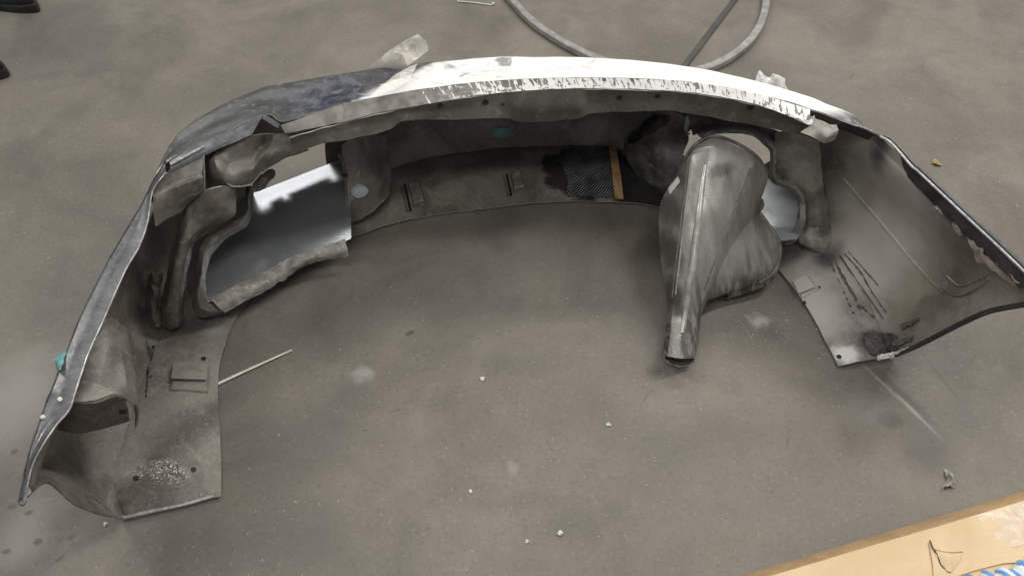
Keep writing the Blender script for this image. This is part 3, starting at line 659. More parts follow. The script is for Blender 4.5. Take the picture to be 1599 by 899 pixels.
# -- right pillar with its smear of resin
rp = patch('pillar', [[P(1018, 174, y=.92), P(1040, 172, y=.87), P(1060, 176, y=.84), P(1078, 186, y=.82)],
                 [P(977, 216, y=.975), P(1004, 212, y=.90), P(1040, 214, y=.85), P(1074, 220, y=.82)],
                 [P(978, 241, y=.955), P(1004, 246, y=.88), P(1036, 251, y=.82), P(1064, 252, y=.80)],
                 [P(998, 277, y=.90), P(1014, 281, y=.86), P(1034, 288, y=.82), P(1052, 288, y=.80)],
                 [P(1026, 300, y=.845), P(1033, 304, y=.83), P(1040, 306, y=.81), P(1048, 306, y=.80)]], 34, 40, dirty('resin_smoked', (.20, .19, .172), (.06, .057, .053), (.32, .31, .285), .36, 9, .35, .4), bump, .003, .005, 26, 11)
RB = bvh_of(rp)
decal('resin_run', [[(1021, 180), (1034, 180), (1046, 181)], [(985, 212), (1010, 196), (1040, 194)], [(983, 226), (996, 220), (1004, 214)]], RB, 22, 12, M['resin'], bump, .002, .001, .003, 2.2)
decal('filler_smear', [[(1072, 184), (1090, 184), (1106, 188)], [(1070, 200), (1088, 200), (1100, 200)], [(1076, 210), (1084, 208), (1094, 204)]], RB, 14, 12, M['disc'], bump, .003, .002, .005, 2.0)

# -- right intake: frame, tray, column
ro = [(1085, 208), (1112, 193), (1147, 192), (1180, 198), (1205, 214), (1216, 232), (1214, 268), (1221, 277), (1241, 284), (1257, 300), (1260, 320), (1258, 352), (1246, 376), (1228, 384), (1214, 378)]
ri = [(1096, 216), (1117, 208), (1158, 207), (1179, 213), (1196, 227), (1204, 238), (1203, 268), (1206, 284), (1228, 293), (1244, 306), (1249, 320), (1246, 345), (1238, 361), (1222, 370), (1210, 366)]
offr = [.02, .04, .04, .04, .03, .02, .0, -.01, -.02, -.03, -.04, -.055, -.065, -.07, -.07]
rm = [((a[0]+b[0])/2, (a[1]+b[1])/2) for a, b in zip(ro, ri)]
patch('opening_frame', [[P(u, v, pl=OR, off=o+.012) for (u, v), o in zip(ro, offr)], [P(u, v, pl=OR, off=o-.012) for (u, v), o in zip(rm, offr)], [P(u, v, pl=OR, off=o+.012) for (u, v), o in zip(ri, offr)]], 110, 10, M['block'], bump, .003, .002, 55, 1)
patch('upper_bracket', [[P(u, v, pl=OR, off=.035) for u, v in ((1072, 176), (1110, 180), (1150, 187), (1190, 197), (1226, 208))], [P(u, v, pl=OR, off=.045) for u, v in ((1083, 211), (1112, 197), (1147, 196), (1182, 202), (1210, 218))]], 40, 8, M['flange'], bump, .003, .003, 40, 6)
l1 = [(1250, 318), (1249, 340), (1240, 360), (1226, 371), (1212, 371)]; l2 = [(1258, 322), (1257, 350), (1246, 373), (1230, 382), (1216, 377)]
patch('torn_lip', [[P(u, v, pl=OR, off=-.085) for u, v in l1], [P(u, v, pl=OR, off=-.08) for u, v in l2]], 40, 5, M['raw'], bump, .004, .003, 80, 3)
trr = [[P(1080, 256, z=.105), P(1130, 264, z=.105), P(1170, 273, z=.105), P(1210, 284, z=.105), P(1262, 303, z=.105)],
       [P(1095, 290, z=.104), P(1137, 297, z=.104), P(1177, 305, z=.104), P(1217, 315, z=.104), P(1262, 325, z=.104)],
       [P(1120, 325, z=.100), P(1150, 332, z=.100), P(1185, 340, z=.100), P(1218, 348, z=.100), P(1258, 350, z=.100)],
       [P(1150, 355, z=.092), P(1175, 362, z=.092), P(1195, 370, z=.092), P(1218, 376, z=.092), P(1244, 374, z=.092)]]
patch('intake_tray', trr, 40, 30, M['dull'], bump, .003, .0004, 9)
rc = [[P(1210, 206, y=.66), P(1232, 204, y=.64), P(1255, 203, y=.62), P(1280, 218, y=.60)],
      [P(1212, 250, y=.64), P(1234, 248, y=.615), P(1260, 246, y=.595), P(1281, 252, y=.585)],
      [P(1226, 288, y=.61), P(1246, 284, y=.58), P(1268, 282, y=.56), P(1285, 286, y=.56)],
      [P(1250, 316, y=.575), P(1262, 314, y=.55), P(1276, 314, y=.535), P(1290, 318, y=.54)],
      [P(1252, 350, y=.545), P(1265, 352, y=.52), P(1280, 352, y=.505), P(1295, 354, y=.515)],
      [P(1248, 374, y=.52), P(1263, 384, y=.495), P(1282, 389, y=.485), P(1301, 385, y=.495)]]
patch('intake_column', rc, 30, 50, M['block'], bump, .003, .003, 35, 5)
tube('column_seam', [r[3] for r in rc], .003, M['dark_trim'], bump, 7, npts=40)
patch('column_foot', [[P(1252, 356, y=.536), P(1270, 354, y=.508), P(1296, 358, y=.510)], [P(1249, 376, y=.514), P(1268, 381, y=.484), P(1301, 384, y=.488)], [P(1260, 384, y=.50), P(1276, 392, y=.482), P(1299, 391, y=.485)]], 16, 14, M['raw'], bump, .003, .003, 60, 5)

# -- right wing: dark edge flange, doubler ridge, tape, streaks
cR = [(1318, 189), (1374, 213), (1392, 224), (1423, 259), (1436, 270), (1502, 332), (1560, 386), (1612, 436)]
dR = [(1306, 200), (1362, 222), (1382, 236), (1412, 268), (1424, 284), (1486, 348), (1544, 402), (1594, 452)]
patch('edge_flange', [[P(u, v, z=.4555) for u, v in cR], [P(u, v, z=.415) for u, v in dR]], 80, 5, M['dark_trim'], bump, -.003, .0015, 40, 2)  # near-black colour paints in the shade of this inward-facing strip
tube('edge_bead', [P(u, v, z=.457) for u, v in cR[1:]], .0028, M['silver'], bump, 7, npts=60)
tube('edge_bead', [P(u+5+k*.3, v-2, z=.455) for k, (u, v) in enumerate(cR[1:])], [.0015+.003*min(1, k/20) for k in range(50)], M['edge'], bump, 7, npts=50)
def ridge(name, pts, r, mat, lift=0.0, n=30, flat_=1.0):
    q = []
    for p in resample([Vector((a, b, 0)) for a, b in pts], n):
        h, nn = hit(SH, p.x, p.y)
        if h is not None: q.append(h+nn*lift)
    if len(q) > 2: return tube(name, q, r, mat, bump, 7, flat_)
ridge('doubler_ridge', [(1318, 278), (1350, 315), (1390, 362), (1425, 405), (1450, 432), (1475, 458)], [.0055]*30, M['inner'], 0, 30, .35)
ridge('doubler_ridge', [(1472, 448), (1492, 461), (1512, 458), (1535, 444), (1552, 428)], .005, M['inner'], 0, 24, .4)
ridge('doubler_ridge', [(1478, 430), (1500, 446), (1525, 438), (1545, 428)], .003, M['tape'], 0, 24, .6)
for pts, r in (([(1312, 398), (1335, 432), (1360, 468), (1380, 497)], .0035), ([(1303, 402), (1322, 440), (1345, 476), (1366, 495)], .004), ([(1320, 396), (1345, 425), (1362, 455), (1385, 488)], .003), ([(1298, 410), (1312, 440), (1325, 470), (1334, 490)], .003), ([(1325, 392), (1350, 420), (1372, 445)], .0025), ([(1310, 420), (1330, 455), (1348, 492)], .0035)):
    ridge('glue_streak', pts, [r*1.7*(.5+.7*random.random()) for _ in range(26)], M['brown'], -.0011, 26, .24)
for ctrl in ([[(1511, 363), (1520, 366)], [(1524, 384), (1538, 382)], [(1530, 400), (1543, 396)], [(1548, 412), (1560, 404)], [(1572, 432), (1584, 424)], [(1588, 444), (1600, 438)]],
             [[(1491, 344), (1497, 344)], [(1497, 356), (1502, 355)], [(1503, 366), (1508, 364)]],
             [[(1467, 322), (1469, 321)], [(1477, 335), (1479, 334)]]):
    decal('tape_strip', ctrl, SH, 8, 34, M['tape'], bump, .006, .002, .007, .8, 50)
decal('laminate_flake', [[(1408, 507), (1422, 502), (1437, 497)], [(1412, 514), (1424, 508), (1436, 501)]], SH, 12, 5, M['brown'], bump, .004, .002, .004, 1.2)
decal('laminate_flake', [[(1402, 532), (1418, 527), (1430, 524)], [(1398, 540), (1412, 537), (1426, 531)]], SH, 12, 5, M['block'], bump, .004, .002, .004, 1.2)
decal('laminate_scab', [[(1350, 528), (1375, 520), (1402, 523)], [(1352, 545), (1378, 540), (1404, 538)], [(1362, 556), (1385, 551), (1405, 545)]], SH, 16, 12, dirty('scab', (.11, .095, .095), (.05, .042, .045), (.3, .28, .26), .5, 25, .6, .5), bump, .002, .001, .005, 1.5)
tube('arch_lip', [P(1602, 475, x=.925), P(1545, 486, x=.912), P(1501, 505, x=.905), P(1464, 524, x=.895), P(1430, 541, x=.885), P(1398, 554, z=.014)], .006, M['dark_trim'], bump, 8, npts=50)
decal('torn_white_edge', [[(1368, 556), (1395, 550), (1427, 540)], [(1369, 562), (1396, 557), (1428, 546)]], SH, 24, 4, M['white'], bump, .004, .001, .003, 1.0)

# -- air duct
duct = bpy.data.objects.new('air_duct', None); C.objects.link(duct); duct.parent = bump
def loft(name, S, parent, mat, nst=48, n=40, p=2.3, hollow=True, amp=.0015):
    """S: (left px, right px, level at the middle, height of the bulge, tilt)"""
    rings = []
    L = [P(*s_[0], **s_[2]) for s_ in S]; R = [P(*s_[1], **s_[3]) for s_ in S]
    H_ = [Vector((0, s_[5], 1)).normalized()*s_[4] for s_ in S]
    L, R, H_ = resample(L, nst), resample(R, nst), resample(H_, nst)
    for l, r, h in zip(L, R, H_):
        c = (l+r)*.5; a = (r-l)*.5; ring = []
        for k in range(n):
            t = 2*math.pi*k/n; ct, st_ = math.cos(t), math.sin(t)
            x = math.copysign(abs(ct)**(2/p), ct); y = math.copysign(abs(st_)**(2/p), st_)
            ring.append(c+a*x+h*y)
        rings.append(ring)
    rings = wob(rings, amp, 14, 3)
    V, F, mi, uv = grid_data(rings, .0028, closed=True)
    o = make(name, V, F, [mat]*3, parent, uv=None)
    bm_c = o.data
    return o
DS = [[(1068, 250, .285), (1081, 231, .325), (1116, 213, .355), (1181, 244, .310), (1198, 270, .265)],
      [(1060, 268, .255), (1080, 240, .310), (1111, 230, .330), (1174, 262, .295), (1196, 285, .245)],
      [(1034, 314, .210), (1074, 300, .270), (1099, 290, .282), (1160, 300, .258), (1188, 307, .215)],
      [(1030, 348, .180), (1068, 346, .235), (1092, 340, .247), (1144, 342, .226), (1176, 336, .180)],
      [(1033, 400, .140), (1061, 400, .182), (1084, 400, .196), (1123, 396, .178), (1146, 392, .130)],
      [(1041, 452, .095), (1055, 453, .125), (1074, 454, .137), (1104, 450, .122), (1114, 448, .090)],
      [(1044, 490, .064), (1051, 491, .085), (1068, 491, .096), (1087, 490, .084), (1094, 489, .062)],
      [(1039, 530, .047), (1047, 532, .066), (1063, 533, .076), (1081, 532, .066), (1089, 531, .046)],
      [(1035, 552, .038), (1043, 557, .056), (1060, 560, .065), (1078, 560, .056), (1085, 556, .037)]]
DH = [.085, .085, .085, .08, .065, .05, .036, .031, .030]
rings = []
for r_, h_ in zip(DS, DH):
    p_ = [P(u, v, z=z) for u, v, z in r_]; l, rr_ = p_[0], p_[-1]
    lo = [rr_.lerp(l, .22)+Vector((0, .3, -1)).normalized()*h_*.8, rr_.lerp(l, .5)+Vector((0, .3, -1)).normalized()*h_, rr_.lerp(l, .78)+Vector((0, .3, -1)).normalized()*h_*.8]
    cyc = p_+lo; n_ = len(cyc); ring = []
    for k in range(n_):
        a, b, c_, d_ = cyc[k-1], cyc[k], cyc[(k+1) % n_], cyc[(k+2) % n_]
        for q in range(6):
            f = q/6; sm = (b*2+(c_-a)*f+(a*2-b*5+c_*4-d_)*f*f+(b*3-a-c_*3+d_)*f*f*f)*.5
            ring.append(sm.lerp(b.lerp(c_, f), .80))
    rings.append(ring)
nr = len(rings[0]); cols = [resample([rings[j][k] for j in range(len(rings))], 64, .55) for k in range(nr)]
rings = wob([[cols[k][j] for k in range(nr)] for j in range(64)], .0012, 16, 3)
V, F, mi, uv = grid_data(rings, .0028, closed=True)
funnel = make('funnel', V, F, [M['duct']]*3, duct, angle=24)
LB = [[(1156, 300, .240), (1180, 306, .200), (1192, 312, .180)],
      [(1136, 345, .215), (1164, 342, .185), (1185, 333, .160)],
      [(1124, 375, .185), (1166, 368, .155), (1211, 370, .122)],
      [(1114, 400, .160), (1166, 398, .130), (1217, 392, .100)],
      [(1106, 425, .132), (1156, 424, .108), (1208, 424, .080)],
      [(1098, 450, .108), (1134, 444, .088), (1184, 441, .062)],
      [(1086, 478, .082), (1104, 468, .072), (1136, 456, .050)]]
LBP = [[P(u, v, z=z) for u, v, z in r] for r in LB]
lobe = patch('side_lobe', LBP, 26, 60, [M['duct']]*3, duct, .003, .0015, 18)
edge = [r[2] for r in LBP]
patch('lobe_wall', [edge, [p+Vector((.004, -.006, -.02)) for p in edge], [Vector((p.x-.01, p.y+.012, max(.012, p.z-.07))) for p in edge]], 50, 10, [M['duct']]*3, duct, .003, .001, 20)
FB = bvh_of(funnel)
def dridge(name, pts, r, mat, lift=.0005, n=36, bv=None):
    q = []
    for p in resample([Vector((a, b, 0)) for a, b in pts], n):
        h, nn = hit(bv or FB, p.x, p.y)
        if h is not None: q.append(h+nn*lift)
    if len(q) > 2: return tube(name, q, r, mat, duct, 7)
dridge('seam', [(1081, 236), (1076, 280), (1069, 340), (1062, 400), (1055, 460)], .0022, M['raw'])
dridge('seam', [(1076, 240), (1071, 280), (1064, 340), (1057, 400), (1050, 465)], .0018, M['frame'])
dridge('seam', [(1172, 262), (1160, 295), (1148, 325), (1134, 362), (1115, 410), (1100, 452)], .0022, M['frame'])
dridge('mould_ridge', [(1101, 258), (1094, 310), (1087, 370), (1079, 430), (1072, 480), (1066, 520)], [.006+.004*math.sin(math.pi*k/35) for k in range(36)], M['ridge'], -.003)  # lighter colour paints the highlight along the ridge
tube('mouth_rim', [P(u, v, z=z) for u, v, z in ((1067, 251, .287), (1081, 231, .328), (1098, 218, .347), (1118, 213, .357), (1150, 224, .34), (1181, 244, .312), (1199, 270, .266))], .0042, M['frame'], duct, 8, npts=50)
decal('paper_label', [[(1059, 276), (1063, 284)], [(1044, 295), (1047, 304)]], FB, 5, 8, M['paper'], duct, .0015, .0006)
# dark jagged liner inside the open tube end
LBV = bvh_of(lobe)
tube('lobe_rim', [p+Vector((.001, -.002, .001)) for p in edge[1:6]], .0055, M['frame'], duct, 8, npts=40)
h = (P(1035, 553, z=.036)+P(1085, 558, z=.036))*.5
ax_ = (P(1060, 530, z=.047)-h).normalized()
ring = []
V = []; F = []
for j, (d_, r_) in enumerate(((-.004, .93), (.015, .86), (.06, .8))):
    for k in range(28):
        t = 2*math.pi*k/28; a = (P(1085, 558, z=.036)-P(1035, 553, z=.036))*.5
        V.append(h+ax_*d_+a*math.cos(t)*r_*(1+.05*random.uniform(-1, 1)*(j == 0))+Vector((0, .4, .9))*.027*math.sin(t)*r_)
for j in range(2):
    for k in range(28): F.append((j*28+k, j*28+(k+1) % 28, (j+1)*28+(k+1) % 28, (j+1)*28+k))
F.append(tuple(56+k for k in range(28)))
make('tube_liner', V, F, M['brown'], duct)
tube('tube_rim', [V[k]+Vector((0, 0, .0015*math.sin(k*2.3))) for k in list(range(28))+[0]], [.0022+.0012*math.sin(k*1.9) for k in range(29)], M['raw'], duct, 6)

# ================================================================== loose things round the bumper
def world_patch(name, ctrl, nu, nv, mat, thick=.0008, amp=0.0, sc=25, seed=0.0):
    o = patch(name, [[Vector(p) for p in r] for r in ctrl], nu, nv, mat, None, thick, amp, sc, seed); return o
def Wb(u, v, y): return RZ @ P(u, v, y=y) + ORG
# clear film stuck to the paint
f1 = fine([[Wb(562, 115, 1.0), Wb(585, 97, .99), Wb(609, 78, .98), Wb(634, 62, .97), Wb(652, 54, .99)],
           [Wb(590, 112, .99), Wb(606, 102, .97), Wb(628, 86, .94), Wb(645, 76, .99), Wb(665, 63, .95)],
           [Wb(617, 113, .97), Wb(626, 110, .96), Wb(636, 104, .95), Wb(652, 92, .95), Wb(669, 78, .96)]], 27, 17, .85)
f2 = fine([[Wb(579, 150, .785), Wb(600, 131, .83), Wb(618, 116, .88), Wb(640, 104, .93)], [Wb(584, 152, .78), Wb(612, 140, .81), Wb(637, 126, .85), Wb(652, 100, .93)]], 22, 8)
V, F, mi, uv = grid_data(wob(f1, .0025, 30, 1)); V2, F2, _, _ = grid_data(wob(f2, .002, 30, 2)); k = len(V)
o = make('plastic_film', V+V2, F+[tuple(i+k for i in f) for f in F2], M['film'], angle=14); tag(o, 'creased scrap of clear film sticking up behind the grey part of the bumper', 'plastic film', 'scraps of clear film')
o = world_patch('plastic_film', [[Wb(1182, 131, .77), Wb(1186, 114, .76), Wb(1200, 120, .76), Wb(1208, 114, .76), Wb(1222, 122, .75), Wb(1232, 142, .74)],
                                 [Wb(1182, 134, .77), Wb(1190, 128, .74), Wb(1200, 128, .74), Wb(1210, 124, .73), Wb(1220, 132, .73), Wb(1230, 148, .74)],
                                 [Wb(1186, 140, .77), Wb(1194, 139, .75), Wb(1204, 140, .75), Wb(1212, 142, .75), Wb(1220, 146, .74), Wb(1230, 152, .74)]], 30, 14, M['film2'], .0008, .008, 45)
tag(o, 'small crumpled white film behind the white rim beside the grey strip', 'plastic film', 'scraps of clear film')
# cyan tape under the left wing
p = [Wb(100, 546, .30), Wb(86, 556, .30)]
o = world_patch('tape_scrap', [[RZ@P(104, 545, x=-.84)+ORG, RZ@P(92, 552, x=-.86)+ORG, RZ@P(85, 560, x=-.865)+ORG], [RZ@P(100, 560, x=-.84)+ORG, RZ@P(91, 565, x=-.85)+ORG, RZ@P(86, 566, x=-.86)+ORG], [RZ@P(94, 578, x=-.84)+ORG, RZ@P(91, 580, x=-.85)+ORG, RZ@P(88, 577, x=-.86)+ORG]], 12, 12, M['cyan'], .001, .003, 60)
tag(o, 'torn piece of cyan tape on the outer edge of the left bumper end', 'tape')
# bent grey rubber strip
def bar(name, path, w, h, mat, n=70, twist=None):
    path = resample_len(path, n); V = []; F = []
    for i, q in enumerate(path):
        t = (path[min(i+1, n-1)]-path[max(i-1, 0)]).normalized(); s_ = t.cross(Vector((0, 0, 1))).normalized(); u_ = Vector((0, 0, 1))
        e = .0025
        for a, b in ((-w+e, 0), (-w, e), (-w, h-e), (-w+e, h), (w-e, h), (w, h-e), (w, e), (w-e, 0)): V.append(q+s_*a+u_*b)
    for i in range(n-1):
        for k in range(8): F.append((i*8+k, (i+1)*8+k, (i+1)*8+(k+1) % 8, i*8+(k+1) % 8))
    F.append(tuple(range(8))); F.append(tuple((n-1)*8+k for k in range(7, -1, -1)))
    return make(name, V, F, mat, angle=35)
o = bar('rubber_strip', [W(u, v, .004) for u, v in ((745, -55), (790, -5), (830, 38), (880, 72), (935, 98), (1000, 116), (1060, 119), (1110, 109), (1155, 83), (1184, 48), (1195, 5), (1192, -50))], .013, .022, M['rubber'])
tag(o, 'pale grey rubber strip bent into a loop behind the white rim', 'rubber strip')
o = bar('rubber_strip', [W(u, v, .001) for u, v in ((1190, -55), (1150, -3), (1110, 50), (1066, 108), (1050, 128))], .011, .006, M['darkstrip'], 30)
tag(o, 'thin straight dark strip lying inside the pale grey loop', 'rubber strip')
# nylon ties
q = resample([W(335, 601, .006), W(380, 580, .008), W(420, 562, .007), W(456, 546, .004)], 30)
V, F = tube_data(q, [.0042-.0018*k/29 for k in range(30)], 6, .5); o = make('cable_tie', V, F, M['tie'], angle=60); tag(o, 'pale nylon cable tie poking out from under the left plate', 'cable tie')
q = resample([W(714, 2, .004), W(740, 4, .006), W(768, 8, .004)], 16); V, F = tube_data(q, .0022, 6, .6); F0 = len(V)
b = W(770, 7, .004); V += [b+Vector((x, y, z)) for z in (0, .005) for x, y in ((-.004, -.004), (.004, -.004), (.004, .004), (-.004, .004))]
F += [tuple(F0+i for i in f) for f in ((3, 2, 1, 0), (4, 5, 6, 7), (0, 1, 5, 4), (1, 2, 6, 5), (2, 3, 7, 6), (3, 0, 4, 7))]
o = make('cable_tie', V, F, M['tie'], angle=40); tag(o, 'short white cut tie on the floor at the top edge, left of the grey loop', 'cable tie')
# crumpled scrap
cen = W(1481, 748, 0)
def Wz(u, v, z): return W(u, v, z)
o = world_patch('scrap', [[Wz(1477, 728, .002), Wz(1481, 732, .006), Wz(1484, 736, .004)], [Wz(1478, 742, .006), Wz(1485, 744, .018), Wz(1491, 746, .006)], [Wz(1479, 752, .004), Wz(1485, 752, .014), Wz(1492, 753, .005)], [Wz(1468, 767, .002), Wz(1480, 758, .010), Wz(1489, 760, .002)]], 16, 18, M['foil'], .001, .006, 70)
tag(o, 'crumpled grey scrap lying on the floor above the cardboard box', 'scrap')
o = world_patch('scrap', [[Wz(1455, 250, .002), Wz(1460, 249, .006), Wz(1466, 253, .002)], [Wz(1456, 256, .003), Wz(1462, 256, .008), Wz(1470, 259, .002)]], 10, 6, M['yellow'], .001, .003, 80)
tag(o, 'tiny yellow leaf-like scrap on the floor beyond the right bumper end', 'scrap')
# white crumbs
def crumb(u, v, r, label):
    c = W(u, v, 0); V = []; F = []; nu_, nv_ = 9, 6
    for j in range(nv_):
        th = math.pi*j/(nv_-1)
        for i in range(nu_):
            a = 2*math.pi*i/nu_; d_ = Vector((math.sin(th)*math.cos(a), math.sin(th)*math.sin(a), math.cos(th)))
            k_ = r*(1+.95*noise.noise(d_*2.1+Vector((u, v, 0)))); p_ = d_*k_; p_.z = p_.z*.6+r*.5; V.append(c+p_)
    for j in range(nv_-1):
        for i in range(nu_): F.append((j*nu_+i, j*nu_+(i+1) % nu_, (j+1)*nu_+(i+1) % nu_, (j+1)*nu_+i))
    o = make('filler_crumb', V, F, M['crumb'], smooth=False); tag(o, label, 'crumb', 'white crumbs on the floor')
crumb(753, 592, .0055, 'white crumb on the floor, nearest the middle of the bumper')
crumb(950, 663, .0050, 'white crumb on the floor, furthest right of the larger ones')
crumb(875, 832, .0055, 'white crumb on the floor, lowest of the larger ones')
crumb(735, 767, .0036, 'dull white crumb on the floor, lower left of the larger ones')
crumb(823, 845, .0034, 'small white crumb just left of the lowest crumb')
crumb(165, 818, .0045, 'white crumb on the floor below the left plate')
V = []; F = []
for k in range(1900):
    u = random.uniform(0, 1599); v = random.uniform(0, 899)**1.0
    if random.random() < .12: u = random.gauss(1185, 34); v = random.gauss(520, 34)
    if random.random() < .1: u = random.gauss(850, 220); v = random.gauss(760, 90)
    c = W(u, v, .0008); s_ = random.choice((.0006, .0008, .0010, .0013, .0020))*random.uniform(.7, 1.2); a = random.uniform(0, 6.28); e = random.uniform(.5, 1.6)
    i0 = len(V)
    for dx, dy, dz in ((1, 0, 0), (-.5, .8, 0), (-.5, -.8, 0), (0, 0, 1)):
        x, y = dx*s_*e, dy*s_; V.append(c+Vector((x*math.cos(a)-y*math.sin(a), x*math.sin(a)+y*math.cos(a), dz*s_-.0006)))
    F += [(i0, i0+1, i0+3), (i0+1, i0+2, i0+3), (i0+2, i0, i0+3)]
o = make('dust_flecks', V, F, M['crumb'], smooth=False); tag(o, 'fine white sanding flecks scattered over the concrete', 'dust', kind='stuff')

# ------------------------------------------------------------------ shoes at the upper left
def shoe(name, toe, heel, width, label):
    root = bpy.data.objects.new(name, None); C.objects.link(root); root.location = (toe.x, toe.y, 0); tag(root, label, 'shoe', 'work shoes')
    d = (heel-toe); L = d.length; d.normalize(); s_ = Vector((-d.y, d.x, 0)); R0 = Vector((toe.x, toe.y, 0))
    def prof(f): return width*.5*(math.sin(min(1, f/.28)*math.pi/2)**.7)*(1-.16*math.sin(math.pi*min(1, max(0, (f-.3)/.5))))*(1 if f < .9 else math.sqrt(max(.02, 1-((f-.9)/.1)**2)))
    st = [0.004, .02, .05, .1, .18, .28, .4, .55, .7, .82, .9, .95, .985, .999]
    rings = []
    for z, k in ((0, .97), (.012, 1.0), (.026, 1.0), (.030, .97)):
        rings.append([toe*0+R0+d*(f*L)+s_*prof(f)*k*sd+Vector((0, 0, z)) for sd, fs in ((1, st), (-1, st[::-1])) for f in fs])
    V, F, mi, uv = grid_data([[p-R0 for p in r] for r in rings], closed=True); n = len(rings[0]); F.append(tuple(range(n))); F.append(tuple(len(V)-n+k for k in range(n)))
    make('sole', V, F, M['sole'], root, angle=45)
    rings = []
    for k, z in ((.93, .028), (.96, .045), (.86, .065), (.62, .082), (.32, .092), (.02, .095)):
        r = []
        for sd, fs in ((1, st), (-1, st[::-1])):
            for f in fs:
                zz = .028+(z-.028)*(.55+1.1*min(1, max(0, (f-.12)/.5))); r.append(d*((.02+f*.96)*L*1.0)+s_*prof(f)*k*sd+Vector((0, 0, zz)))
        rings.append(r)
    V, F, mi, uv = grid_data(rings, closed=True)
    make('upper', V, F, M['shoe'], root, angle=60)
t0 = W(50, 20, 0)
shoe('shoe', W(58, 12, 0.02), W(-150, -60, 0), .15, 'black shoe toe at the top left corner of the floor')
shoe('shoe', W(11, 112, 0.02), W(-190, 95, 0), .14, 'sliver of a second black shoe at the left edge')

# ------------------------------------------------------------------ cardboard box at the lower right
box = bpy.data.objects.new('cardboard_box', None); C.objects.link(box); tag(box, 'brown cardboard box with worn tape in the lower right corner', 'box')
zt = .20
A_ = W(1205, 899, zt); B_ = W(1599, 782, zt); d = (B_-A_).normalized(); nrm_ = Vector((d.y, -d.x, 0))
box.location = (A_.x, A_.y, 0); OB = Vector((A_.x, A_.y, 0))
a0 = A_-d*.30; b0 = B_+d*.35; dep = .42
def loc(p): return p-OB
NXX = 60; NYY = 30
Gt = [[loc(a0.lerp(b0, i/NXX)+nrm_*(dep*j/NYY)) for i in range(NXX+1)] for j in range(NYY+1)]
Gt = [[p+Vector((0, 0, .003*noise.noise(p*6)+.0015*noise.noise(p*22))) for p in r] for r in Gt]
V, F, mi, uv = grid_data(Gt, .004); 
if make is not None:
    o = make('box_top', V, F, [M['card']]*3, box, mi)
    if o.data.polygons[0].normal.z < 0: o.data.flip_normals()
# the rounded fold and sloping flap on the far side
Af = W(1150, 900, .14); Bf = W(1599, 766, .16)
g0 = [a0.lerp(b0, i/30) for i in range(31)]
fa = Af-(Bf-Af).normalized()*.25; fb = Bf+(Bf-Af).normalized()*.3
g1 = [fa.lerp(fb, i/30) for i in range(31)]
rows_ = []
for j in range(7):
    f = j/6; rows_.append([loc(a.lerp(b, f)+Vector((0, 0, .006*math.sin(math.pi*f)+.002*noise.noise(a*20+Vector((j, 0, 0)))))) for a, b in zip(g0, g1)])
V, F, mi, uv = grid_data(rows_, .004); make('folded_flap', V, F, [M['card_edge']]*3, box, mi)
g2 = [Vector((b.x, b.y, 0.0))-nrm_*-.01 for b in g1]
V, F, mi, uv = grid_data([[loc(b+Vector((0, 0, -.003))) for b in g1], [loc(b) for b in g2]], .003); make('box_side', V, F, [M['card_edge']]*3, box, mi)
e0, e1 = a0+nrm_*dep, b0+nrm_*dep
for nm, p_, q_ in (('box_side', a0, e0), ('box_side', b0, e1), ('box_side', e0, e1)):
    V, F, mi, uv = grid_data([[loc(p_+Vector((0, 0, -.006))), loc(q_+Vector((0, 0, -.006)))], [loc(Vector((p_.x, p_.y, 0))), loc(Vector((q_.x, q_.y, 0)))]], .003); make(nm, V, F, [M['card']]*3, box, mi)
def bpx(u, v, dz=.0): return loc(W(u, v, zt+dz))
patch('clear_tape', [[bpx(1526, 806, .005), bpx(1560, 795, .006), bpx(1620, 782, .006)], [bpx(1545, 835, .006), bpx(1580, 828, .008), bpx(1625, 815, .006)], [bpx(1560, 858, .005), bpx(1590, 852, .007), bpx(1630, 845, .006)]], 16, 14, M['ctape'], box, 0, .003, 40)
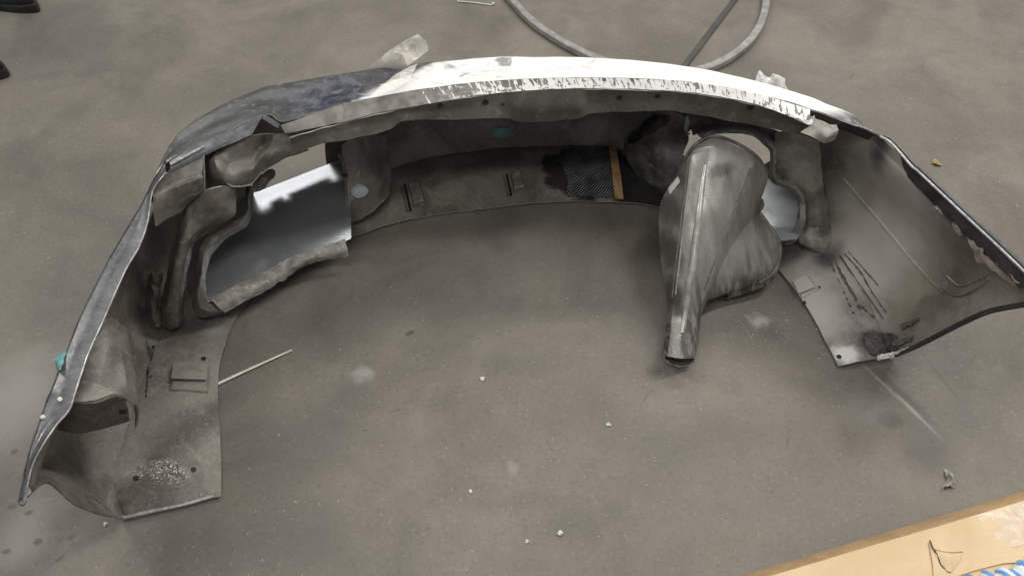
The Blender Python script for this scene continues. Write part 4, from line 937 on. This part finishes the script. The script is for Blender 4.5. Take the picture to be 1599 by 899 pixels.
patch('lower_sheet', [[bpx(1450, 845, .0055), bpx(1530, 815, .0055), bpx(1545, 806, .0055)], [bpx(1456, 880, .0055), bpx(1550, 845, .0055), bpx(1570, 840, .0055)], [bpx(1458, 910, .0055), bpx(1560, 880, .0055), bpx(1600, 880, .0055)]], 12, 10, M['card'], box, .0015, .0006, 30)
patch('torn_tab', [[bpx(1457, 855, .008), bpx(1478, 858, .010), bpx(1503, 860, .008)], [bpx(1464, 870, .008), bpx(1480, 872, .013), bpx(1498, 872, .009)], [bpx(1472, 886, .007), bpx(1482, 892, .009), bpx(1490, 887, .008)]], 16, 14, M['card'], box, .001, .002, 60)
tube('torn_edge', [bpx(1458, 857, .010), bpx(1480, 862, .012), bpx(1503, 861, .009)], .0011, M['card_edge'], box, 5, npts=14)
tube('torn_edge', [bpx(1452, 843, .009), bpx(1457, 855, .010), bpx(1464, 866, .009), bpx(1470, 882, .008), bpx(1484, 893, .008)], .0012, M['brown'], box, 5, npts=16)
# striped plastic roll lying on the box
root = bpy.data.objects.new('plastic_bag', None); C.objects.link(root); tag(root, 'white and blue printed plastic bag lying on the cardboard box', 'plastic bag')
p0 = W(1475, 903, zt+.012); p1 = W(1650, 886, zt+.03); root.location = (p0.x, p0.y, zt); o0 = Vector((p0.x, p0.y, zt))
ax = (p1-p0); 
def bagp(f, t): 
    c = p0.lerp(p1, f)+Vector((.0, -.035, 0)); r = .02+.022*f+.004*math.sin(f*40)
    return c+Vector((0, math.cos(t)*r*1.3, math.sin(t)*r*.7))-o0
V, F, mi, uv = grid_data([[bagp(i/60, math.pi*2*j/20) for j in range(20)] for i in range(61)], closed=True); make('bag_body', V, F, M['bag'], root)
for f in (.25, .40, .52, .63, .74, .86):
    q = [bagp(f+.02*math.sin(t)-.06*math.cos(t*.8), t)*1.0+Vector((0, 0, .0005)) for t in [math.pi*(k/16) for k in range(17)]]
    V, F = tube_data(q, .004 if f < .7 else .009, 6, .3); make('blue_stripe', V, F, M['blue'], root)
